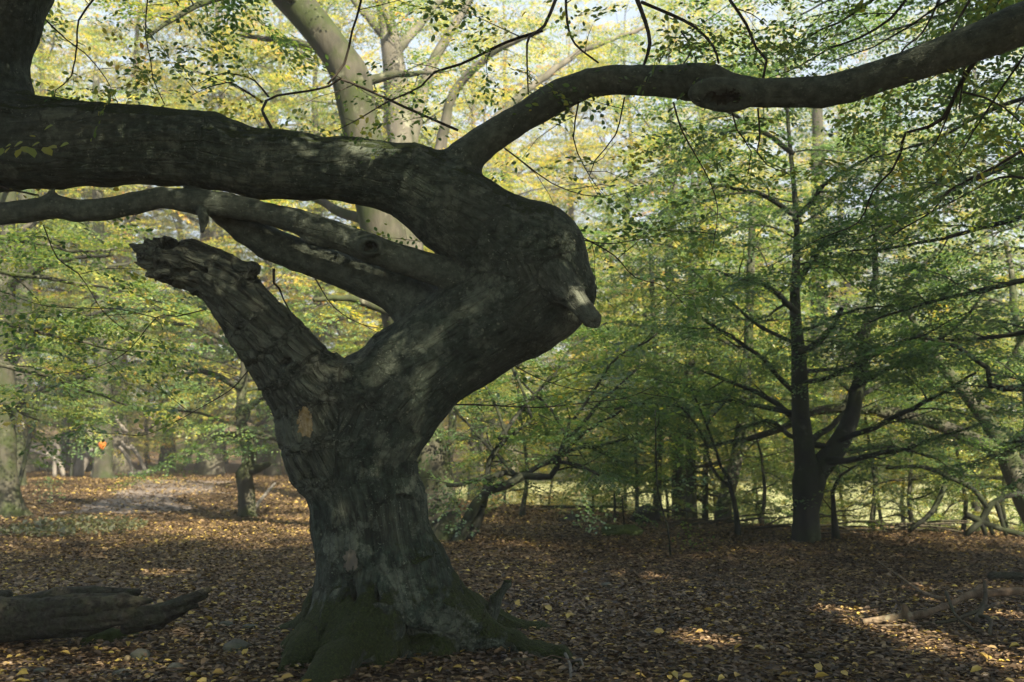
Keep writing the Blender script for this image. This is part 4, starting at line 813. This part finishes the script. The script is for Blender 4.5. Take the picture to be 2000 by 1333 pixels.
for px, d, k, sh, sc_ in ((1900, 26, 5, .98, .9), (1330, 30, 0, 1.1, .9), (2020, 22, 3, .95, .9), (880, 27, 5, 1.05, .9),
        (1020, 21.5, 5, .98, .36), (1235, 21, 5, .96, .30), (1485, 20.5, 5, .96, .30), (1690, 20, 5, .95, .36), (1780, 21, 5, .98, .40), (1865, 20.5, 5, .95, .36), (1955, 20.5, 5, .95, .34), (1000, 56, 1, 1.15, 1.4), (1120, 58, 4, 1.15, 1.35), (1240, 57, 0, 1.15, 1.45), (1370, 58, 1, 1.12, 1.4), (1500, 57, 0, 1.12, 1.45), (1640, 59, 4, 1.1, 1.4), (1790, 57, 0, 1.1, 1.4), (1950, 58, 1, 1.08, 1.4), (990, 31, 5, 1.12, .45), (1075, 33, 5, 1.15, .4), (1160, 30, 5, 1.12, .42), (1300, 29, 5, 1.12, .45), (1390, 31, 5, 1.15, .48), (1470, 28, 5, 1.12, .46), (1540, 31, 5, 1.15, .48), (1630, 29, 5, 1.12, .48), (1700, 27, 5, 1.1, .48), (1760, 30, 5, 1.12, .55), (1830, 26, 5, 1.1, .6), (1900, 29, 5, 1.12, .6), (1970, 27, 5, 1.1, .6), (1220, 36, 5, 1.15, .55), (1340, 37, 5, 1.15, .6), (60, 48, 1, 1.15, 1.3), (240, 47, 4, 1.18, 1.3), (420, 46, 1, 1.15, 1.3), (600, 45, 0, 1.15, 1.3), (-60, 42, 1, 1.1, 1.2), (760, 44, 4, 1.15, 1.25), (330, 62, 0, 1.2, 1.3), (140, 60, 4, 1.2, 1.3), (930, 40, 1, 1.15, 1.0)):
    far_tree(px, d, k, sh, s=sc_)

# ------------------------------------------------------------------ leaf litter
r = np.random.default_rng(3)
def litter(n, x0, x1, y0, y1, size, keep=None):
    x = r.uniform(x0, x1, n); y = r.uniform(y0, y1, n); k = np.abs(x) < y * .62 + 1.6
    if keep is not None: k &= keep(x, y)
    x = x[k]; y = y[k]; n = len(x); a = r.uniform(0, 6.28, n)
    d = np.stack([np.cos(a), np.sin(a), r.normal(.02, .16, n)], -1); nn = np.stack([r.normal(0, .28, n), r.normal(0, .28, n), np.ones(n)], -1)
    yel = vnoise(np.stack([x * .55, y * .55, x * 0], -1), 12) * .5 + .5; left = sstep(2, -6, x); damp = sstep(.1, .7, vnoise(np.stack([x * .9, y * .9, x * 0], -1), 14))
    tint = r.normal(.40 + .11 * left - .14 * damp, .19, n) + (r.random(n) < (.06 + .30 * sstep(.45, .9, yel) * (.35 + left))) * r.uniform(.25, .55, n)
    return np.stack([x, y, gz(x, y) + r.uniform(.004, .035, n)], -1), d, nn, size * r.uniform(.55, 1.15, n), np.clip(tint, 0, 1)
trunk_out = lambda x, y: np.hypot(x + 1.0, y - 8.2) > .62
lp = litter(95000, -9, 11, 4.4, 11.5, .062, trunk_out)
link("leaf_litter", leaves_mesh("leaf_litter", *lp, M['litter'], True, .35, curl=.12), kind="stuff")
lp = litter(75000, -13, 15, 11.5, 21, .072)
link("leaf_litter", leaves_mesh("leaf_litter", *lp, M['litter'], False, .5), kind="stuff")
lp = litter(60000, -26, 5, 21, 48, .12, lambda x, y: ~(path_keep(x, y) & (r.random(len(x)) < .45)))
link("leaf_litter", leaves_mesh("leaf_litter", *lp, M['litter'], False, .5), kind="stuff")
# single leaves lying on top that can be picked out one by one
LV = []
for k in range(10):
    LV.append(leaves_mesh("fallen_leaf", np.array([[-.045, 0, 0]]), np.array([[1., 0, r.normal(0, .1)]]), np.array([[0, r.normal(0, .2), 1.]]), np.array([.085]), np.array([(.97, .92, .99, .86, .95, .72, .68, .76, .62, .9)[k]]), M['litter'], True, r.uniform(.2, .9), curl=r.uniform(0, .25)))
cnt = 0
while cnt < 290:
    y = 5.2 + 6 * r.random() ** 1.5; x = r.uniform(-.55, .55) * y
    if not trunk_out(np.array([x]), np.array([y]))[0]: continue
    k = int(r.integers(10)); o = link("fallen_leaf", LV[k]); o.location = (x, y, g1(x, y) + .04); o.rotation_euler = (r.normal(0, .25), r.normal(0, .25), r.uniform(0, 6.28)); o.scale = (r.uniform(.8, 1.25),) * 3
    yl = k in (0, 1, 2, 3, 4, 9); tag(o, "loose yellow beech leaf lying on top of the leaf litter" if yl else "loose pale tan beech leaf lying on top of the leaf litter", "leaf", "loose yellow leaves" if yl else "loose tan leaves"); cnt += 1

# ------------------------------------------------------------------ rotten log and fallen wood
def solid(name, label, cat, chains, mat, h=.014, amp=.016, cuts=(), group=None, seed=0, fq=.6, kk=.03):
    allp = np.array([p for c in chains for p, _ in c]); R_ = max(q for c in chains for _, q in c)
    b = Body(allp.min(0) - R_ - .1, allp.max(0) + R_ + .1, h)
    for i, c in enumerate(chains): b.chain(c, i, kk, .03, (1, 0, 0))
    for c, rad, ax in cuts: b.ellipsoid(c, rad, .015, True, ax)
    V, Q = b.skin(); V = smooth_v(V, Q, 1, .4); lb, bk, A_, _ = b.fields(V); n = vnormals(V, Q)
    V = V + n * (amp * (1 - 2.2 * np.abs(vnoise(bk * fq, seed))) + amp * .6 * vnoise(bk * 1.9, seed + 1) + amp * .5 * vnoise(V * 5, seed + 2))[:, None]
    me = mk_mesh(name, V - allp[0], Q, smooth=True, mats=(mat,)); o = link(name, me); o.location = tuple(allp[0]); return tag(o, label, cat, group)
def gnode(px, py, up, r_): g = G(px, py); return (np.array([g[0], g[1], g[2] + up]), r_)
LD = 8.25
rs_ = np.random.default_rng(12); strands = []
spine = [(-130, 1220, 40), (0, 1212, 38), (90, 1206, 34), (170, 1200, 32), (240, 1192, 28), (300, 1184, 20)]
for i in range(15):
    a_ = i / 15 * 2 * math.pi; end = rs_.uniform(210, 302) if i % 3 else 150; nodes = []
    for px, py, hw in spine:
        if px > end: break
        ww = hw * rs_.uniform(.72, .9); nodes.append((P(px, py - math.sin(a_) * ww, LD - math.cos(a_) * ww / FPX * LD), rs_.uniform(9, 14) / FPX * LD))
    nodes.append((P(end, np.interp(end, [p[0] for p in spine], [p[1] for p in spine]) - math.sin(a_) * np.interp(end, [p[0] for p in spine], [p[2] for p in spine]) * .75, LD - math.cos(a_) * .06), rs_.uniform(3, 8) / FPX * LD)); strands.append(nodes)
for k in range(6):
    o_ = (k - 2.5); strands.append([nd(250, 1214 + o_ * 6, 11, LD - .05 + .05 * (k % 3)), nd(310, 1204 + o_ * 5, 10, LD - .08 + .05 * (k % 3)), nd(355, 1184 + o_ * 3.4, 8, LD - .08 + .04 * (k % 3)), nd((408, 392, 402, 376, 384, 365)[k], (1152, 1164, 1162, 1180, 1184, 1192)[k], 3.5, LD - .06)])
solid("rotten_log", "long dark rotten log with a splintered upturned end lying on the litter", "log",
    strands + [[nd(-130, 1220, 34, LD), nd(0, 1212, 32, LD), nd(100, 1206, 28, LD), nd(200, 1198, 24, LD), nd(250, 1194, 16, LD)], [nd(-60, 1190, 14, LD + .3), nd(40, 1180, 13, LD + .3), nd(110, 1162, 12, LD + .3), nd(180, 1158, 11, LD + .3), nd(268, 1156, 7, LD + .3)]],
    M['rot'], .011, .010, [(P(308, 1200, LD - .35), (.05, .16, .05), .3)], seed=80, fq=1.2, kk=.008)
solid("log_end", "knobbly dark end of another log at the clearing's edge", "log", [[nd(-40, 1178, 16, 8.8), nd(-5, 1172, 14, 8.8), nd(14, 1165, 9, 8.8)]], M['rot'], .014, .014, seed=84)
solid("bark_slab", "flat slab of mossy bark lying beside the rotten log", "bark", [[gnode(170, 1258, .01, .05), gnode(215, 1252, .03, .06), gnode(262, 1244, .01, .04)]], M['moss'], .012, .01, seed=86)
solid("fallen_log", "short dark log lying alone on the litter beyond the fallen branch", "log", [[gnode(1938, 1134, .05, .06), gnode(1985, 1136, .05, .06), gnode(2050, 1140, .05, .05)]], M['rot'], .014, .01, seed=87)
fb = [gnode(1688, 1222, .03, .030), gnode(1745, 1219, .04, .037), gnode(1770, 1218, .05, .042), gnode(1800, 1216, .07, .029), gnode(1845, 1210, .11, .026), gnode(1885, 1203, .17, .025), gnode(1918, 1198, .25, .018)]
solid("fallen_branch", "stout fallen branch with pale bark, catching the sun on the litter", "branch", [fb, [fb[2], (fb[2][0] + [-.02, -.02, .11], .02)], [fb[5], (fb[5][0] + [.16, .05, .02], .034), (fb[5][0] + [.45, .12, .03], .03), (fb[5][0] + [.75, .1, .05], .028)]], M['stick'], .011, .006, seed=88)
def stick(label, pts, r0, r1, mat='stick', name="fallen_stick", group=None, world=False, sides=6):
    q = np.array([p if world else gnode(*p, 0)[0] for p in pts]); q2, r2 = resample(q, np.linspace(r0, r1, len(q)), .08); b = q2[0]
    o = link(name, tubes_mesh(name, [tube(q2, r2, sides, .25, 3)], M[mat], b)); o.location = tuple(b); return tag(o, label, "stick", group)
stick("long thin orange-brown stick pointing away from the fallen branch", [(1843, 1192, .10), (1800, 1168, .06), (1755, 1133, .05), (1712, 1100, .03)], .022, .010)
stick("thin pale stick lying along the near side of the fallen branch", [(1710, 1228, .02), (1760, 1230, .03), (1800, 1228, .02)], .012, .008)
stick("dark crooked stick crossing under the fallen branch", [(1795, 1226, .03), (1850, 1224, .04), (1900, 1216, .08), (1950, 1205, .12)], .012, .02, 'stick_dark')
stick("dark mossy stick propped against the tip of the fallen branch", [(1850, 1200, .20), (1868, 1225, .10), (1905, 1240, .03), (1938, 1250, .01)], .016, .008, 'stick_dark')
stick("short upright dark stub in the tangle of the fallen branch", [(1905, 1222, .02), (1925, 1206, .15), (1926, 1200, .30)], .03, .015, 'stick_dark')
stick("forked green-mossed stick beside the tangle of the fallen branch", [(1915, 1222, .08), (1935, 1230, .08), (1932, 1248, .01)], .018, .014, 'stick_dark')
stick("short dark stick lying below the right-hand root", [(982, 1304, .02), (1010, 1299, .03), (1040, 1296, .02)], .018, .016, 'stick_dark')
stick("pale peeled stick at the tip of the right-hand root", [(1104, 1292, .05), (1113, 1310, .04), (1115, 1328, .01)], .012, .011, 'dead')
stick("pale bent stick beside the root tip", [(1112, 1298, .02), (1135, 1302, .05), (1142, 1312, .01)], .009, .008, 'dead')
stick("brown stick lying behind the right-hand root", [(975, 1222, .02), (1020, 1222, .02), (1052, 1212, .04)], .018, .020, 'stick')
stick("grey crooked stick between the stones near the log", [(300, 1296, .02), (330, 1285, .03), (362, 1272, .02)], .010, .008, 'stick')
stick("thin dark twig lying between the stones near the log", [(300, 1302, .02), (330, 1293, .02), (365, 1290, .01)], .009, .006, 'stick_dark')
stick("dark stick lying left of the mossy roots", [(460, 1208, .02), (500, 1204, .02), (520, 1206, .01)], .010, .008, 'stick_dark')
stick("pale stick leaning at the foot of the crooked mossy tree", [(490, 1008, .03), (510, 996, .25), (536, 986, .55)], .055, .035, 'dead')
stick("small dark stick lying in the open litter right of the roots", [(1240, 1195, .02), (1262, 1190, .03), (1290, 1198, .01)], .012, .008, 'stick_dark')
stick("grey twig lying in the open litter", [(1420, 1150, .02), (1450, 1155, .03), (1458, 1160, .01)], .010, .007, 'stick_dark')
stick("dark stick lying at the bottom of the clearing", [(1520, 1290, .02), (1560, 1284, .02), (1600, 1288, .01)], .014, .010, 'stick_dark')
stick("long pole lying level beyond the dip, in front of the meadow", [P(985, 988, 27), P(1080, 990, 27.2), P(1160, 990, 27.4), P(1225, 991, 27.5)], .05, .04, 'stick_dark', world=True)
rr_ = np.random.default_rng(8)
for k in range(70):
    y = rr_.uniform(5.4, 12); x = rr_.uniform(-.54, .54) * y; L = rr_.uniform(.12, .5); a = rr_.uniform(0, 6.28); z = g1(x, y) + .045; v = np.array([math.cos(a), math.sin(a), rr_.normal(0, .05)]) * L; bend = rr_.normal(0, .05, 3) * [1, 1, .3]
    if np.hypot(x + 1, y - 8.2) < .8: continue
    stick("thin broken twig lying loose on the leaf litter", [np.array([x, y, z]) - v / 2, np.array([x, y, z + .01]) + bend, np.array([x, y, z]) + v / 2], rr_.uniform(.003, .007), .002, ('stick_dark', 'stick')[k % 2], "loose_twig", "loose twigs on the litter", True, 4)
for k in range(16):
    a = rr_.uniform(0, 6.28); x, y = 4.6 + rr_.uniform(-1.6, 1.6), 18.6 + rr_.uniform(-.5, .5); L = rr_.uniform(.6, 1.6); z = g1(x, y) + .03 + .022 * k
    v = np.array([math.cos(a * .2 - .3), math.sin(a) * .4, rr_.normal(0, .12)]) * L
    stick("dark stick in the brushwood heap on the bank edge", [np.array([x, y, z]) - v / 2, np.array([x, y, z + .04]), np.array([x, y, z]) + v / 2], .022, .010, 'stick_dark', "brushwood_stick", "brushwood heap on the bank edge", True, 5)
for k in range(10):
    a = rr_.uniform(-.5, .5); x, y = 7.2 + rr_.uniform(-1.3, 1.3), 18.5 + rr_.uniform(-.3, .3); L = rr_.uniform(.7, 1.8); z = g1(x, y) + .03 + .02 * k; v = np.array([math.cos(a), math.sin(a) * .4, rr_.normal(0, .1)]) * L
    stick("dark stick lying along the bank edge right of the twin stems", [np.array([x, y, z]) - v / 2, np.array([x, y, z + .03]), np.array([x, y, z]) + v / 2], .025, .012, 'stick_dark', "brushwood_stick", "sticks along the bank edge", True, 5)
# fallen dead boughs by the arching tree
def dead_branch(label, lines, d, mat='dead', name="dead_branch", group=None):
    parts = []
    for ln in lines:
        q = np.array([P(x, y, d) for x, y, _ in ln]); q2, r2 = resample(q, [h / FPX * d for _, _, h in ln], .15); parts.append((q2, r2))
    b = parts[0][0][0]; o = thing(name, label, "branch", b, group)
    for i, (q2, r2) in enumerate(parts): link("limb", tubes_mesh("limb", [tube(q2, r2, 7, .2, i)], M[mat], b), o)
    return o
dead_branch("tangled dead bough with splayed dark limbs below the arching tree", [[(1885, 1046, 5), (1918, 1015, 6.5), (1935, 985, 6.5), (1962, 970, 5.5), (2010, 962, 5)], [(1930, 995, 5), (1900, 955, 5.5), (1860, 935, 5), (1800, 912, 4), (1730, 915, 3)], [(1845, 937, 5), (1848, 910, 4), (1890, 930, 3)], [(1925, 1010, 5), (1940, 1046, 4)], [(1915, 1015, 5), (1925, 1046, 4)], [(1945, 980, 5), (1965, 1046, 4)], [(1885, 1005, 7), (1945, 1030, 6), (2010, 1048, 5)], [(1775, 1038, 4), (1820, 1000, 5), (1845, 950, 5)]], 17.9, 'trunk_dark')
DB = "dead bleached branches at the far side of the path"
dead_branch("bleached grey bough arching over the ground beyond the path", [[(124, 930, 5), (118, 908, 5), (104, 893, 5), (80, 884, 5), (55, 878, 4), (32, 868, 3)], [(107, 932, 4), (107, 905, 4), (116, 878, 4), (98, 866, 4), (60, 872, 3)]], 43, 'dead', group=DB)
dead_branch("dark upright broken snag beyond the path", [[(139, 932, 4), (141, 890, 3.5), (139, 860, 3.5), (146, 857, 2)]], 43, 'trunk_dark', group=DB)
dead_branch("grey leaning dead trunk with forked top behind the marked beech", [[(150, 930, 12), (163, 902, 11), (178, 885, 9), (194, 872, 6), (220, 850, 4)], [(160, 905, 6), (150, 890, 4), (142, 875, 3)], [(190, 872, 5), (172, 840, 5), (163, 815, 4)], [(185, 885, 5), (186, 910, 4), (178, 932, 4)]], 44, 'dead', group=DB)
dead_branch("forked bleached bough standing right of the marked beech", [[(285, 925, 4), (276, 900, 4), (262, 878, 4), (255, 870, 3)], [(265, 880, 3), (245, 872, 3), (238, 862, 2)], [(262, 924, 4), (252, 898, 4), (233, 872, 3)], [(250, 926, 4), (275, 923, 4), (305, 922, 3)], [(225, 812, 4), (236, 832, 4), (250, 845, 3)]], 44, 'dead', group=DB)
# orange mark on the distant beech
mk = P(200, 870, 39.55); a = np.arange(14) * 2 * math.pi / 14; rad = .15 * (1 + .12 * np.sin(a * 3)); V = np.vstack([np.stack([rad * np.cos(a), 0 * a, rad * np.sin(a) * 1.05], -1), np.stack([rad * .9 * np.cos(a), 0 * a - .03, rad * .95 * np.sin(a)], -1), [[0, -.035, 0]]])
j = np.arange(14); k = (j + 1) % 14
o = link("trail_marker", mk_mesh("trail_marker", V, [np.stack([j, k, 14 + k, 14 + j], -1), np.stack([14 + j, 14 + k, np.full(14, 28)], -1)], mats=(M['orange'],))); o.location = tuple(mk); tag(o, "round orange marker on the trunk of the distant mossy beech", "marker")
# stones, moss cushions, root mounds
def lump(name, label, cat, c, rad, mat, seed, group=None, lv=3, amp=.28, par=None):
    n = 14; th = np.linspace(0, math.pi, n); ph = np.arange(22) * 2 * math.pi / 22; T_, F_ = np.meshgrid(th, ph, indexing='ij')
    U = np.stack([np.sin(T_) * np.cos(F_), np.sin(T_) * np.sin(F_), np.cos(T_)], -1).reshape(-1, 3); rr2 = 1 + amp * fbm(U * 1.7 + seed * 3.1, 3, seed); V = U * rr2[:, None] * np.asarray(rad)
    i = np.arange(n - 1)[:, None] * 22; j = np.arange(22)[None]; k = (j + 1) % 22; Q = np.stack([i + j, i + 22 + j, i + 22 + k, i + k], -1).reshape(-1, 4)
    o = link(name, mk_mesh(name, V, Q, smooth=True, mats=(mat,)), par); o.location = tuple(c)
    if label: tag(o, label, cat, group)
    return o
for i, (px, py, w_, h_, lb) in enumerate(((461, 1272, 26, 14, "largest grey stone, lying between the log and the roots"), (275, 1290, 22, 14, "mossy grey stone beside the small round fruit"), (342, 1312, 17, 10, "grey stone half sunk in litter near the crooked stick"), (240, 1320, 18, 8, "flat grey stone below the round fruit"), (82, 1316, 16, 9, "small dark stone in front of the rotten log"), (442, 1224, 15, 8, "small grey stone behind the largest stone"), (487, 1229, 14, 7, "small flat stone next to the mossy roots"), (1158, 1245, 0, 0, ""), (1185, 1147, 10, 6, "lone small dark stone in the open litter"))):
    if not w_: continue
    g = G(px, py); s_ = g[1] / FPX; lump("stone", lb, "stone", g + [0, 0, h_ * s_ * .35], (w_ * s_, w_ * s_ * .8, h_ * s_), M['stone'], 20 + i, "stones in the litter")
g = G(249, 1294); lump("fallen_fruit", "small round yellow-green fruit beside a mossy stone", "fruit", g + [0, 0, .03], (.024, .024, .023), M['fern_fruit'] if 'fern_fruit' in M else M['cut'], 3, amp=.05)
g = G(1215, 1045); lump("moss_cushion", "low green moss-covered hump on the litter near the bank edge", "moss", g + [0, 0, .02], (.34, .3, .17), M['moss'], 41, amp=.35)
g = G(1112, 1018); lump("root_mound", "small black mound of roots at the top of the bank", "mound", g, (.2, .2, .13), M['rot'], 42, amp=.4)
g = G(1262, 1020); lump("root_mound", "dark torn root mound at the foot of the slender trunks", "mound", g + [0, 0, .1], (.32, .25, .26), M['rot'], 43, amp=.45)
# pale low growth left of the trunk
n = 1100; r = np.random.default_rng(61); c = G(150, 1035); ang = r.uniform(0, 6.28, n); rd = np.sqrt(r.random(n)); x = c[0] + rd * np.cos(ang) * 1.1 + .0; y = c[1] + rd * np.sin(ang) * 2.0; a = r.uniform(0, 6.28, n)
link("low_growth", leaves_mesh("low_growth", np.stack([x, y, gz(x, y) + r.uniform(0, .12, n)], -1), np.stack([np.cos(a), np.sin(a), r.uniform(.1, .9, n)], -1), np.stack([r.normal(0, .4, n), r.normal(0, .4, n), np.ones(n)], -1), r.uniform(.05, .12, n), r.random(n), M['fern']), kind="stuff")

# ------------------------------------------------------------------ haze: the damp air of the wood
hz = mk_mesh("haze", np.array([[x, y, z] for x in (-250, 250) for y in (-120, 260) for z in (-6, 34)], float), np.array([[0, 1, 3, 2], [4, 6, 7, 5], [0, 4, 5, 1], [2, 3, 7, 6], [0, 2, 6, 4], [1, 5, 7, 3]]))
m, t, out = newmat("damp_woodland_air"); pv = N(t, "VolumePrincipled"); pv.inputs["Color"].default_value = (.93, .95, .97, 1); pv.inputs["Density"].default_value = .0024; pv.inputs["Anisotropy"].default_value = .3
t.links.new(pv.outputs[0], out.inputs["Volume"]); hz.materials.append(m); link("haze", hz, kind="stuff")
